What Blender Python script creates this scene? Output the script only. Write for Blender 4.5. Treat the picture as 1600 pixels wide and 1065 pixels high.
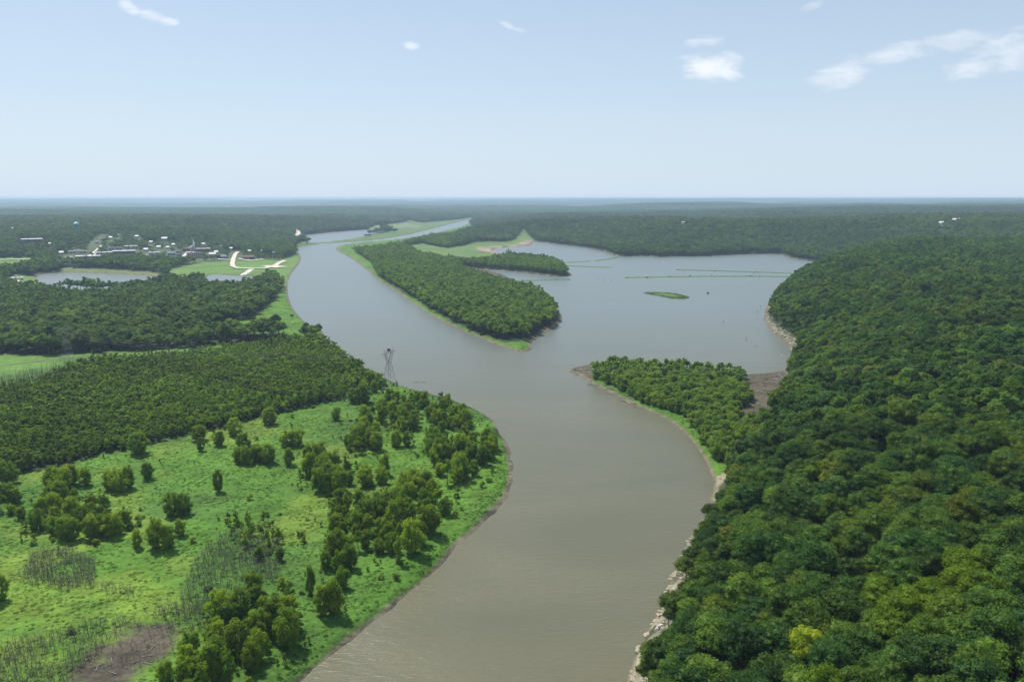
import bpy, math, random
import numpy as np
from mathutils import Matrix, Vector
random.seed(7); RNG = np.random.default_rng(7)
S = bpy.context.scene; C = S.collection
for o in list(bpy.data.objects): bpy.data.objects.remove(o)

# ------------------------------------------------------------------ camera, sky, sun, exposure
CAM_H = 115.0; PITCH = math.radians(10.18); FPX = 1244.4      # focal length in pixels of a 1600 px wide picture
cam_d = bpy.data.cameras.new('camera'); cam = bpy.data.objects.new('camera', cam_d); C.objects.link(cam)
cam.location = (0, 0, CAM_H); cam.rotation_euler = (math.pi/2 - PITCH, 0, 0)
cam_d.sensor_width = 36; cam_d.lens = 28; cam_d.clip_start = 1; cam_d.clip_end = 120000
S.camera = cam
S.view_settings.view_transform = 'Standard'; S.view_settings.look = 'None'
S.view_settings.gamma = 1; S.view_settings.use_curve_mapping = False; S.view_settings.exposure = 0.27
SUN_EL = math.radians(56); SUN_AZ = math.radians(-38)        # azimuth from +Y, clockwise positive: front-left of the camera
sd_ = bpy.data.lights.new('sun', 'SUN'); sun = bpy.data.objects.new('sun', sd_); C.objects.link(sun)
sd_.energy = 5.0; sd_.angle = math.radians(0.5); sd_.color = (1.0, 0.95, 0.87)
to_sun = Vector((math.sin(SUN_AZ)*math.cos(SUN_EL), math.cos(SUN_AZ)*math.cos(SUN_EL), math.sin(SUN_EL)))
sun.rotation_euler = to_sun.to_track_quat('Z', 'Y').to_euler(); sun.location = (0, 0, 300)

def pixdir(px, py):
    X = (np.asarray(px, float)-800)/FPX; Y = -(np.asarray(py, float)-532.5)/FPX
    c, s = math.cos(PITCH), math.sin(PITCH)
    return X, c + Y*s, -s + Y*c                               # world direction

class NT:
    """tiny helper to write node trees"""
    def __init__(s, t): s.t = t; t.nodes.clear()
    def n(s, typ, ins=None, **kw):
        d = s.t.nodes.new(typ)
        for k, v in kw.items(): setattr(d, k, v)
        for k, v in (ins or {}).items():
            k2 = d.inputs[k]
            if isinstance(v, bpy.types.NodeSocket): s.t.links.new(v, k2)
            else: k2.default_value = v
        return d
    def m(s, op, a, b=0.0, c=0.0, clamp=False):
        d = s.n('ShaderNodeMath', {0: a, 1: b, 2: c}, operation=op, use_clamp=clamp); return d.outputs[0]
    def vm(s, op, a, b=(0, 0, 0)):
        return s.n('ShaderNodeVectorMath', {0: a, 1: b}, operation=op).outputs[0]
    def mix(s, f, a, b, mode='MIX'):
        d = s.n('ShaderNodeMix', data_type='RGBA', blend_type=mode); 
        for k, v in ((0, f), (6, a), (7, b)):
            if isinstance(v, bpy.types.NodeSocket): s.t.links.new(v, d.inputs[k])
            else: d.inputs[k].default_value = v if k == 0 else (*v[:3], 1)
        return d.outputs[2]
    def noise(s, vec, scale, detail=3, rough=.55, dist=0.0):
        return s.n('ShaderNodeTexNoise', {'Vector': vec, 'Scale': scale, 'Detail': detail, 'Roughness': rough, 'Distortion': dist})
    def ss(s, x, a, b, lo=0.0, hi=1.0):
        return s.n('ShaderNodeMapRange', {0: x, 1: a, 2: b, 3: lo, 4: hi}, interpolation_type='SMOOTHSTEP').outputs[0]

W = bpy.data.worlds.new('World'); S.world = W; W.use_nodes = True
q = NT(W.node_tree)
sky = q.n('ShaderNodeTexSky', sky_type='NISHITA', sun_disc=False)
sky.sun_elevation = SUN_EL; sky.sun_rotation = SUN_AZ; sky.altitude = 300; sky.air_density = 1.0; sky.dust_density = 0.6; sky.ozone_density = 1.0
SKY_K = 0.089
gen = q.n('ShaderNodeTexCoord').outputs['Generated']
sep = q.n('ShaderNodeSeparateXYZ', {0: gen})
yy = q.m('MAXIMUM', sep.outputs[1], 0.02)
u = q.m('DIVIDE', sep.outputs[0], yy); w = q.m('DIVIDE', sep.outputs[2], yy)
front = q.ss(sep.outputs[1], .05, .3)
vec = q.n('ShaderNodeCombineXYZ', {0: u, 1: w, 2: 0.0}).outputs[0]
# thin clouds: (azimuth, height) of each wisp, its half axes, tilt and opacity
clouds = [(1318,112,62,26,14,.62),(1390,88,85,18,12,.5),(1490,64,90,20,9,.42),(1585,66,70,36,10,.5),(1520,108,66,20,12,.62),(1590,96,60,20,8,.5),
          (1116,105,54,27,2,.85),(1098,66,40,10,6,.55),(1080,90,34,6,0,.3),(643,73,19,9,-8,1.0),(204,12,26,12,-25,.95),(236,24,30,11,-14,1.0),(260,33,21,9,-8,1.0),
          (796,41,18,6,-22,.5),(812,48,16,6,-10,.55),(1270,10,26,8,20,.3)]
nz = q.noise(q.n('ShaderNodeMapping', {'Vector': vec, 'Rotation': (0, 0, -.2), 'Scale': (10, 34, 1)}).outputs[0], 1.0, 6, .62, .6)
nzf = q.noise(q.n('ShaderNodeMapping', {'Vector': vec, 'Rotation': (0, 0, -.15), 'Scale': (34, 90, 1)}).outputs[0], 1.0, 5, .6, .4)
nn = q.m('ADD', q.m('MULTIPLY', nz.outputs[0], .65), q.m('MULTIPLY', nzf.outputs[0], .35))
mask = None
for cx, cy, rx, ry, ang, op in clouds:
    X, Y, Z = pixdir(cx, cy); cu, cw = float(X/Y), float(Z/Y)
    k = float(1/Y)/FPX; a = math.radians(ang)
    du = q.m('SUBTRACT', u, cu); dw = q.m('SUBTRACT', w, cw)
    p1 = q.m('ADD', q.m('MULTIPLY', du, math.cos(a)/(rx*k)), q.m('MULTIPLY', dw, math.sin(a)/(rx*k)))
    p2 = q.m('ADD', q.m('MULTIPLY', du, -math.sin(a)/(ry*k)), q.m('MULTIPLY', dw, math.cos(a)/(ry*k)))
    r2 = q.m('ADD', q.m('MULTIPLY', p1, p1), q.m('MULTIPLY', p2, p2))
    v = q.m('SUBTRACT', q.m('ADD', 1.0, q.m('MULTIPLY', q.m('SUBTRACT', nn, .5), 4.6)), r2)
    v = q.m('MULTIPLY', q.ss(v, 0.0, 1.5), min(op*1.05, .95))
    mask = v if mask is None else q.m('MAXIMUM', mask, v)
mask = q.m('MULTIPLY', mask, front)
# pale haze veil mixed into the sky colour, strongest at the horizon all round
skyc = sky.outputs[0]
el = q.m('MAXIMUM', sep.outputs[2], 0.0)
veil = q.m('ADD', .34, q.m('MULTIPLY', q.m('POWER', 2.718, q.m('MULTIPLY', el, -5.0)), .56))
skyc = q.mix(veil, skyc, (6.0, 7.3, 8.75))
ccol = q.mix(mask, skyc, (9.0, 9.4, 9.9))
bg = q.n('ShaderNodeBackground', {0: ccol, 1: SKY_K})
q.t.links.new(bg.outputs[0], q.n('ShaderNodeOutputWorld').inputs[0])

# ------------------------------------------------------------------ helpers
def tag(o, label=None, cat=None, group=None, kind=None):
    if label: o['label'] = label
    if cat: o['category'] = cat
    if group: o['group'] = group
    if kind: o['kind'] = kind
    return o
def mesh_np(name, V, F, mats=(), mi=None, smooth=False):
    """V (n,3), F list of arrays with equal row length or one (m,k) array"""
    me = bpy.data.meshes.new(name)
    if isinstance(F, np.ndarray): F = [F]
    F = [f for f in F if len(f)]
    nl = sum(f.size for f in F); nf = sum(len(f) for f in F)
    me.vertices.add(len(V)); me.vertices.foreach_set('co', np.asarray(V, np.float32).ravel())
    me.loops.add(nl); me.loops.foreach_set('vertex_index', np.concatenate([f.ravel() for f in F]).astype(np.int32))
    me.polygons.add(nf)
    tot = np.concatenate([np.full(len(f), f.shape[1]) for f in F]); st = np.concatenate([[0], np.cumsum(tot)[:-1]])
    me.polygons.foreach_set('loop_start', st.astype(np.int32))
    if mi is not None: me.polygons.foreach_set('material_index', np.asarray(mi, np.int32))
    me.polygons.foreach_set('use_smooth', np.full(nf, smooth, bool))
    for m in mats: me.materials.append(m)
    me.update(calc_edges=True); return me
def link(name, me, loc=(0, 0, 0), parent=None, rot=None, scale=None):
    o = bpy.data.objects.new(name, me); C.objects.link(o); o.location = loc
    if rot is not None: o.rotation_euler = rot
    if scale is not None: o.scale = scale
    if parent: o.parent = parent
    return o
def empty(name, loc, rz=0):
    o = bpy.data.objects.new(name, None); C.objects.link(o); o.location = loc; o.rotation_euler = (0, 0, rz); o.empty_display_size = 1; return o
class MB:
    def __init__(s): s.v = []; s.f = []
    def box(s, x0, x1, y0, y1, z0, z1):
        b = len(s.v); s.v += [(x0,y0,z0),(x1,y0,z0),(x1,y1,z0),(x0,y1,z0),(x0,y0,z1),(x1,y0,z1),(x1,y1,z1),(x0,y1,z1)]
        s.f += [tuple(b+i for i in f) for f in ((3,2,1,0),(4,5,6,7),(0,1,5,4),(1,2,6,5),(2,3,7,6),(3,0,4,7))]; return s
    def tube(s, pts, rad, n=5, cap=True):
        pts = [Vector(p) for p in pts]; b = len(s.v)
        for i, p in enumerate(pts):
            d = (pts[min(i+1, len(pts)-1)] - pts[max(i-1, 0)]).normalized()
            a = d.orthogonal().normalized() if abs(d.z) < .95 else d.cross(Vector((0, 1, 0))).normalized()
            c = d.cross(a); r = rad[i] if hasattr(rad, '__len__') else rad
            for k in range(n):
                t = 2*math.pi*k/n; s.v.append(tuple(p + (a*math.cos(t) + c*math.sin(t))*r))
        for i in range(len(pts)-1):
            for k in range(n):
                k2 = (k+1) % n; s.f.append((b+i*n+k, b+i*n+k2, b+(i+1)*n+k2, b+(i+1)*n+k))
        if cap: s.f.append(tuple(b+(len(pts)-1)*n+k for k in range(n))); s.f.append(tuple(b+k for k in reversed(range(n))))
        return s
    def poly(s, pts, faces): b = len(s.v); s.v += [tuple(p) for p in pts]; s.f += [tuple(b+i for i in f) for f in faces]; return s
    def mesh(s, name, mat=None, smooth=False):
        me = bpy.data.meshes.new(name); me.from_pydata(s.v, [], s.f)
        if mat: me.materials.append(mat)
        if smooth: me.polygons.foreach_set('use_smooth', [True]*len(me.polygons))
        me.update(); return me

def hash2(ix, iy, seed):
    h = (ix.astype(np.int64)*374761393 + iy.astype(np.int64)*668265263 + seed*1442695041) & 0xffffffff
    h = ((h ^ (h >> 13))*1274126177) & 0xffffffff
    return ((h ^ (h >> 16)) & 0xffff)/65535.0
def vnoise(x, y, seed=0):
    ix = np.floor(x); iy = np.floor(y); fx = x-ix; fy = y-iy
    fx = fx*fx*(3-2*fx); fy = fy*fy*(3-2*fy)
    a = hash2(ix, iy, seed); b = hash2(ix+1, iy, seed); c = hash2(ix, iy+1, seed); d = hash2(ix+1, iy+1, seed)
    return (a*(1-fx)+b*fx)*(1-fy) + (c*(1-fx)+d*fx)*fy
def fbm(x, y, seed=0, oct=4):
    t = 0; a = .5; n = 0
    for i in range(oct): t = t + a*vnoise(x*2**i + 17*i, y*2**i - 9*i, seed+i); n += a; a *= .5
    return t/n
def sstep(x, a, b):
    t = np.clip((x-a)/(b-a), 0, 1); return t*t*(3-2*t)
def flat(px, py, z=0.0):
    X, Y, Z = pixdir(px, py); t = (z-CAM_H)/Z; return X*t, Y*t
def P(*pts, z=1.5):
    a = np.array(pts, float); x, y = flat(a[:, 0], a[:, 1], z); return np.stack([x, y], 1)
def inside(poly, x, y):
    x = np.asarray(x, float); y = np.asarray(y, float); r = np.zeros(x.shape, bool)
    a = poly; b = np.roll(poly, -1, 0)
    for (x0, y0), (x1, y1) in zip(a, b):
        if y0 == y1: continue
        c = (y0 > y) != (y1 > y); r ^= c & (x < (x1-x0)*(y-y0)/(y1-y0) + x0)
    return r
def dist_poly(poly, x, y, closed=True):
    x = np.asarray(x, float); y = np.asarray(y, float); d = np.full(x.shape, 1e18)
    a = poly if closed else poly[:-1]; b = np.roll(poly, -1, 0) if closed else poly[1:]
    for (x0, y0), (x1, y1) in zip(a, b):
        dx, dy = x1-x0, y1-y0; L = dx*dx+dy*dy+1e-9
        t = np.clip(((x-x0)*dx + (y-y0)*dy)/L, 0, 1)
        d = np.minimum(d, (x-x0-t*dx)**2 + (y-y0-t*dy)**2)
    return np.sqrt(d)
def sdp(poly, x, y):
    d = dist_poly(poly, x, y); return np.where(inside(poly, x, y), d, -d)
def smoothpoly(p, it=1):
    for _ in range(it):
        n = np.roll(p, -1, 0); L = np.hypot(*(n-p).T)[:, None]
        cut = np.minimum(.25, 400/np.maximum(L, 1)); r = np.empty((len(p)*2, 2)); r[0::2] = p + (n-p)*cut; r[1::2] = n - (n-p)*cut; p = r
    return p

# ------------------------------------------------------------------ shorelines (the map of the place, in metres)
west_bank = [(-2600,2600),(-300,1500),(330,1180),(470,1065),(535,1008),(590,965),(640,925),(672,900),(700,870),(716,849),(735,836),(760,812),(790,782),(799,762),(801,735),(797,705),(785,678),(765,652),(735,636),(700,623),
    (660,613),(630,605),(612,596),(575,579),(556,570),(540,553),(522,538),(505,530),(500,525),(507,519),(490,512),(478,505),(463,490),(455,478),(450,463),(448,445),(453,430),(462,418),(470,408),(469,398),(463,391),(464,387),
    (487,382.5),(527,379),(565,376.8),(603,372.6),(654,363.5),(705,349.8),(728,344.2),(733,344.5)]
east_bank = [(732,350.5),(710,357),(667,367),(616,375),(578,377.5),(543,381),(527,385),(523,390),(545,401),(568,416.6),(588,437),(616,452),(636,467),(667,489),(705,509),(750,528),(790,543),(812,549),(821,549.5),(832,545.5),(828,536),(838,528),(852,520),(870,510),(880,500),
    (874,488),(865,476),(850,464),(836,455),(820,451),(801,445),(772,441),(777,437),(797,436),(790,430),(775,426),(757,422.4),(756,420.4),(798,424),(831,427.5),(860,431.5),(880,432),(896,430.5),(886,424),(880,416),(868,410.5),(839,407),(812,405),(796,399.5),(767,392),(773,388.5),(805,386),(828,383.6),(833,381),(829,377),
    (850,378.6),(878,383),(912,386.8),(935,391),(952,396),(957,400),(987,401),(1010,400),(1031,402),(1059,400.5),(1092,401.5),(1136,398.5),(1190,396.5),(1222,397),(1228,402),(1256,406.5),(1272,409),(1310,410),(1345,410.6)]
hill_shore = [(1346,412.5),(1300,419),(1262,430),(1232,445),(1212,462),(1200,476),(1195,488),(1194,497),(1201,511),(1213,523),(1231,535),(1237,547),(1236,562),(1228,576)]
pen_north = [(1222,580.5),(1200,583),(1170,586.5),(1152,585),(1098,579.5),(1050,574.5),(1014,572),(960,567.5),(930,569),(912,572),(898,576),(884,578)]
pen_south = [(898,583),(912,589),(924,598),(954,613),(984,628),(1008,639),(1038,652),(1054,662),(1068,675),(1082,689),(1092,703),(1103,720),(1110,736),(1116,752)]
near_shore = [(1112,770),(1104,812),(1090,828),(1077,844),(1063,871),(1050,900),(1040,929),(1022,966),(1004,1002),(988,1036),(981,1063),(955,1130),(930,1300),(900,1800)]
RIVER = smoothpoly(P(*(west_bank+east_bank+hill_shore+pen_north+pen_south+near_shore), (700,2600), z=0), 1)
OXBOW2 = smoothpoly(P((55,427),(100,424),(180,426.3),(245,429.3),(256,435),(250,445),(200,453),(120,452),(60,446), z=1.5), 1)
OXBOW = smoothpoly(P((322,430),(333,426.6),(380,430),(412,432),(414,441),(370,452),(335,450),(320,440), z=1.5), 1)
BACKW = smoothpoly(P((468,368.5),(482,367),(527,362),(578,358.5),(606,359.4),(588,364.5),(553,372.6),(527,376.6),(487,380.6),(481,375), z=0), 1)
SPOND = P((620,349.5),(634,348.3),(646,349.2),(634,351), z=1)
WATERS = [RIVER, OXBOW, OXBOW2, BACKW, SPOND]
RH = P(*near_shore[::-1], (1118,752),(1150,738),(1160,705),(1185,672),(1212,645),(1226,604),(1228,576), *hill_shore[::-1], z=0)
RH = np.vstack([[(-200,-900)], RH, [(900,1330),(2300,1500),(6000,1700),(6000,-900)]])

def water_sd(x, y):
    x = np.asarray(x, float); y = np.asarray(y, float)
    d = np.full(x.shape, 1e18); ins = np.zeros(x.shape, bool)
    for p in WATERS: d = np.minimum(d, dist_poly(p, x, y)); ins ^= inside(p, x, y)
    return np.where(ins, -d, d)
def height(x, y, sd=None):
    x = np.asarray(x, float); y = np.asarray(y, float)
    if sd is None: sd = water_sd(x, y)
    D = np.hypot(x, y)
    sdw = sd + (fbm(x/7, y/7, 3, 3)-.5)*2.4*sstep(900-D, 0, 400)
    bank = np.where(sdw < 0, np.maximum(-4, sdw*.3), 2.3*(1-np.exp(-np.maximum(sdw, 0)/3.2)))
    z = bank + np.where(sd > 4, (fbm(x/14, y/14, 5, 3)-.5)*1.1, 0)*sstep(sd, 4, 14)
    dR = sdp(RH, x, y)
    amp = 37 + 9*sstep(x, 300, 900) + (fbm(x/190, y/190, 11, 3)-.5)*16 - 7*sstep(y, 650, 1100)*sstep(600-x, 0, 300)
    z = z + np.where(dR > 0, amp*(1-np.exp(-np.maximum(dR, 0)/46.0)), 0)
    # gullies on the hill
    z = z - np.where(dR > 25, 7*np.exp(-((fbm(x/150, y/150, 21, 2)-.5)/.05)**2), 0)*sstep(dR, 25, 70)
    # land beyond
    far = sstep(D, 1350, 2300)*sstep(sd, 30, 420)*np.where(dR > 0, 0, 1)
    hn = fbm(x/1500+3, y/1500, 31, 4); hf = fbm(x/5200, y/5200+7, 41, 3)
    right = sstep(np.arctan2(x, y), -.1, .45)
    hill = 6 + 48*sstep(hn, .30, .70)*(.55+.45*right) + sstep(D, 7000, 14000)*(50*sstep(hf, .36, .66)-8) + sstep(D, 3500, 8000)*right*12
    hill = np.where(hill > 84, 84 + (hill-84)*.25, hill)
    z = z + far*hill
    z = z + 4.0*sstep(D, 1200, 1400)*sstep(sd, 8, 60)*np.where(x < 0, 1, 0)*(1-sstep(D, 1500, 2300))
    return z
def at(px, py):
    X, Y, Z = (float(v) for v in pixdir(px, py))
    zz = 2.0
    t0 = 60.0; t = np.concatenate([np.arange(60, 800, 2.), 800*1.004**np.arange(0, 900)])
    x, y = X*t, Y*t; z = CAM_H + Z*t; h = height(x, y); i = np.argmax(z <= h)
    if i == 0: i = len(t)-1
    a, b = z[i-1]-h[i-1], z[i]-h[i]; f = a/(a-b+1e-9); tt = t[i-1] + (t[i]-t[i-1])*f
    return X*tt, Y*tt, CAM_H+Z*tt
def mpx(x, y): return math.hypot(x, y, CAM_H)/FPX           # metres per pixel at a place

# ------------------------------------------------------------------ land cover map
MEADOW = P((-400,800),(0,747),(25,742),(76,734),(114,724),(165,711),(203,704),(233,695),(266,687),(299,680),(350,668),(400,654),(433,648),(469,639),(504,631),(537,625),(556,612),(566,600),(575,592),(585,584),(620,600),
           (700,622),(765,652),(797,705),(801,735),(799,765),(760,815),(700,872),(590,968),(470,1068),(300,1300),(-1500,1900),z=1.8)
FIELD = P((-200,553),(0,554.5),(50,556),(100,554.5),(157,552),(317,543),(420,531),(497,527),(440,541),(317,556),(215,566),(140,577),(50,600),(0,610),(-200,640))
SHORE_M = P((440,420),(445,438),(438,455),(427,469),(407,489),(395,498),(350,507),(322,513),(330,521),(400,523),(440,521),(446,531),(500,529),(512,518),(480,503),(460,480),(452,445),(475,408),(470,396),(455,400),(447,410))
PARK = P((322,409),(360,405),(400,405),(440,403),(458,396),(470,394),(473,410),(455,425),(450,442),(437,440),(426,431),(404,433),(380,431),(333,427.5),(318,431),(290,439),(262,433),(262,421),(288,415),z=6)
TFIELD = P((-80,408),(0,407),(62,406),(58,413),(30,420),(0,424),(-80,428),z=6)
CLEAR6 = P((22,430),(62,432),(66,448),(125,455),(190,458),(180,464),(100,463),(30,452),(0,446))
POND_N = P((95,418),(180,420),(246,424),(252,431),(180,427),(95,425),z=4)
ISLE_F = P((628,390),(660,386),(700,391),(722,386),(745,381),(790,379),(818,369),(835,375),(833,383),(805,388),(770,393),(800,403),(785,409),(755,415),(700,413),(655,404))
LEVEE = P((463,393),(487,383.5),(527,380),(565,378),(603,374.5),(654,366),(705,352),(732,347),(742,341),(700,344.5),(668,349),(640,346),(612,350),(600,356),(612,361),(588,366),(553,374.4),(527,378),(487,381.8),(468,385))
EASTM = P((523,384),(543,389),(562,399),(580,411),(592,433),(633,458),(664,478),(702,500),(752,523),(790,536),(812,536),(840,527),(835,552),(780,546),(700,510),(632,468),(585,440),(560,415),(515,392))
EASTF = P((543,380),(578,377),(616,374),(667,366),(710,356),(733,349),(744,360),(714,371),(668,381),(616,390),(580,394),(548,395),(530,394))
PEN_M = P((1116,756),(1148,758),(1152,733),(1131,724),(1121,706),(1102,683),(1089,662),(1068,646),(1034,635),(994,620),(964,605),(930,588),(918,575),(930,569),(878,573),(900,592),(980,632),(1040,660),(1090,712))
PEN_MUD = P((1162,584),(1232,578),(1228,604),(1207,620),(1214,648),(1188,668),(1152,668),(1154,645),(1172,628),(1160,606))
MUDFLAT = P((716,417),(757,420),(800,428),(800,446),(770,442),(745,432),(722,424))
MUD_NW = P((745,388),(770,386),(800,384),(820,377),(832,374),(838,381),(800,389),(772,392),(800,402),(785,401),(765,396),(748,393))
HOLLOW = P((112,1062),(150,1030),(175,1000),(190,990),(260,985),(285,995),(280,1012),(240,1040),(215,1075),(190,1110),(90,1110))
LEV2 = P((455,392),(468,379),(482,377),(487,376),(553,371.5),(610,362),(625,352),(742,341),(736,352),(600,382),(530,394),(465,399))
TOWN = P((98,407),(98,399),(140,390),(163,382),(216,381),(232,389),(265,389),(285,383),(332,383),(345,393),(400,399),(446,401),(440,405),(322,409),(290,412),(240,408),(150,408.5),z=6)
THICKET = P((-400,800),(0,747),(25,742),(76,734),(114,724),(165,711),(203,704),(233,695),(266,687),(299,680),(350,668),(400,654),(433,648),(469,639),(504,631),(537,625),(556,612),(575,596),(566,582),(540,560),(505,534),(470,535),
            (317,556),(215,566),(140,577),(50,600),(0,610),(-200,640))
PENIN = P((924,578),(960,572),(1098,583),(1168,590),(1170,610),(1178,628),(1157,641),(1154,658),(1184,655),(1212,645),(1160,705),(1150,738),(1143,730),(1122,724),(1113,706),(1092,682),(1080,661),(1060,647),(1029,638),(990,623),(960,608),(926,590))
CLEARS = [MEADOW, FIELD, SHORE_M, PARK, TFIELD, CLEAR6, POND_N, ISLE_F, LEVEE, EASTM, EASTF, PEN_M, PEN_MUD, MUDFLAT, MUD_NW, TOWN, LEV2]

# pale far fields and gaps in the woods (centre, half width, half depth in metres)
FARF = []
for px, py, wpx, hpx in [(310,336,26,1.2),(420,318,40,.9),(480,316,28,.8),(545,341,12,1.1),(570,338,20,.9),(632,347,26,2.2),(590,349,14,1.5),(745,325,12,.6),(890,327.5,16,.8),(935,329.5,8,.8),(780,314,20,.4),(1000,322,10,.5),(1480,349,22,1.4),(1497,345,10,1),(1062,348,6,.8),(370,340,30,1),(350,316,40,.6),(700,343,14,.8),(660,318,30,.4),(1180,318,22,.4)]:
    x, y = flat(px, py, 20.); x, y = float(x), float(y); m = math.hypot(x, y)/FPX
    FARF.append((x, y, wpx*m, hpx*m*math.hypot(x, y)/CAM_H))
def farfield(x, y):
    r = np.full(np.shape(x), -1e9)
    for cx, cy, a, b in FARF:
        L = math.hypot(cx, cy); ex, ey = cx/L, cy/L
        s = (x-cx)*ey - (y-cy)*ex; t = (x-cx)*ex + (y-cy)*ey
        n = (fbm(x/(a*.8)+cx, y/(a*.8), 51, 2)-.5)*1.4
        r = np.maximum(r, 1 - (s/a)**2 - (t/b)**2 + n)
    return r
def clear_mask(x, y):
    m = np.zeros(np.shape(x), bool)
    for p in CLEARS: m |= inside(p, x, y)
    return m | (farfield(x, y) > 0)

def land_colour(x, y, sd):
    D = np.hypot(x, y)
    def col(c): return np.array(c)[None, :]
    n1 = fbm(x/26, y/26, 61, 4)[:, None]; n2 = fbm(x/9, y/9, 63, 3)[:, None]; n3 = fbm(x/70, y/70, 65, 3)[:, None]
    mead = col((.058,.148,.016))*(1-n3) + col((.098,.205,.018))*n3
    yel = sstep(n1, .48, .70)*sstep(sd, 22, 45)[:, None]; mead = mead*(1-yel*.7) + col((.150,.225,.026))*yel*.7
    tl = sstep(vnoise(x/40, y/40, 67), .55, .8)[:, None]*(1-yel); mead = mead*(1-tl*.5) + col((.062,.135,.022))*tl*.5
    mead = mead*(.70+.38*n2)
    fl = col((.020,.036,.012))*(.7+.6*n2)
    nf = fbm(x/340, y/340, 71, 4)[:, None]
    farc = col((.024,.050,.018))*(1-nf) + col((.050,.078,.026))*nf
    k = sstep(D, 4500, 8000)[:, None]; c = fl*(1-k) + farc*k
    def put(poly, v, edge=3.0, amt=1.0):
        nonlocal c
        e = edge*(1+D/500)
        s = sdp(poly, x, y) + (fbm(x/5+9, y/5, 73, 3)-.5)*edge*2.5
        a = (sstep(s, -e*.5, e*.5)*amt)[:, None]; c = c*(1-a) + v*a
    mown = col((.100,.185,.032))*(.85+.3*n1)
    put(MEADOW, mead); put(FIELD, col((.082,.165,.026))*(.8+.4*n1)); put(SHORE_M, mead*1.05); put(PARK, mown); put(TFIELD, mown*1.05); put(CLEAR6, mown)
    put(POND_N, col((.12,.15,.05))); put(ISLE_F, col((.095,.165,.038))*(.75+.5*n3)); put(LEV2, col((.085,.145,.032))*(.85+.3*n1)); put(LEVEE, col((.085,.145,.032))*(.85+.3*n1)); put(EASTM, mead*.98, 2); put(EASTF, mead*.9, 2)
    put(PEN_M, mead*.9, 2)
    mud = col((.140,.120,.080))*(.75+.5*n2)
    put(PEN_MUD, mud*.6, 2); put(MUDFLAT, mud*.6, 2); put(MUD_NW, col((.26,.20,.145))*(.6+.8*n1), 2); put(HOLLOW, col((.076,.066,.046))*(.6+.8*n2), 5)
    put(TOWN, col((.06,.085,.035))*(.7+.6*n1))
    tip = P((878,573),(930,565),(926,592),(900,594)); put(tip, mud*.7, 2)
    tip2 = P((826,530),(862,512),(890,495),(870,500),(842,520),(826,552)); put(tip2, mud*.8, 2)
    hs = sdp(RH, x, y); rock = col((.26,.235,.165))*(.6+.8*n2)
    a = (sstep(hs, -3, 0)*sstep(np.where(D > 360, 5.5, 12)-hs, 0, 4)*(sd < 16)*(.25+.75*sstep(fbm(x/6, y/6, 79, 2), .36, .56)))[:, None]*.9; c = c*(1-a) + rock*a
    ff = sstep(farfield(x, y), 0, .3)[:, None]; c = c*(1-ff) + col((.15,.185,.085))*ff
    # mud rim at the waterline, wider on the inside of the bend
    wr = .2 + 1.1*fbm(x/24, y/24, 77, 3) + .0012*D + .8*np.exp(-(((x-0)/25)**2 + ((y-330)/60)**2))
    a = sstep(wr - sd, -.5, .4)[:, None]; c = c*(1-a) + col((.145,.128,.088))*(.75+.5*n2)*a
    a = sstep(-sd, -.2, .5)[:, None]; c = c*(1-a) + col((.10,.085,.055))*a
    return c

# ------------------------------------------------------------------ materials
def mat(name, base=(.5,.5,.5), rough=.8, **kw):
    m = bpy.data.materials.new(name); m.use_nodes = True; t = NT(m.node_tree)
    co = t.n('ShaderNodeTexCoord').outputs['Object']
    nz = t.noise(co, kw.get('scale', 1.5), 4, .6); a = kw.get('var', .25)
    f = t.n('ShaderNodeMapRange', {0: nz.outputs[0], 1: .3, 2: .7, 3: 1-a, 4: 1+a}).outputs[0]
    c = t.mix(1.0, base, t.n('ShaderNodeCombineXYZ', {0: f, 1: f, 2: f}).outputs[0], 'MULTIPLY')
    b = t.n('ShaderNodeBsdfPrincipled', {'Base Color': c, 'Roughness': rough, 'Metallic': kw.get('metal', 0.0)})
    if 'bump' in kw:
        bp = t.n('ShaderNodeBump', {'Height': nz.outputs[0], 'Strength': kw['bump'], 'Distance': kw.get('bd', .1)})
        t.t.links.new(bp.outputs[0], b.inputs['Normal'])
    t.t.links.new(b.outputs[0], t.n('ShaderNodeOutputMaterial').inputs[0]); return m
def leaf_mat(name, trans=.46):
    m = bpy.data.materials.new(name); m.use_nodes = True; t = NT(m.node_tree)
    at_ = t.n('ShaderNodeAttribute', attribute_type='INSTANCER', attribute_name='tint').outputs['Color']
    g = t.n('ShaderNodeNewGeometry').outputs['Position']
    n1 = t.noise(g, .35, 2, .5); n2 = t.noise(g, 2.6, 2, .6)
    k = t.m('ADD', t.m('MULTIPLY', n1.outputs[0], .9), t.m('MULTIPLY', n2.outputs[0], .9))
    k = t.n('ShaderNodeMapRange', {0: k, 1: .55, 2: 1.25, 3: .62, 4: 1.55}).outputs[0]
    c = t.mix(1.0, at_, t.n('ShaderNodeCombineXYZ', {0: t.m('MULTIPLY', k, t.m('ADD', t.m('MULTIPLY', k, .4), .6)), 1: k, 2: k}).outputs[0], 'MULTIPLY')
    b = t.n('ShaderNodeBsdfPrincipled', {'Base Color': c, 'Roughness': .6, 'Specular IOR Level': .10})
    tr = t.n('ShaderNodeBsdfTranslucent', {'Color': t.mix(1.0, c, (1.25,1.25,.55), 'MULTIPLY')})
    mx = t.n('ShaderNodeMixShader', {0: trans, 1: b.outputs[0], 2: tr.outputs[0]})
    t.t.links.new(mx.outputs[0], t.n('ShaderNodeOutputMaterial').inputs[0]); return m
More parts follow.
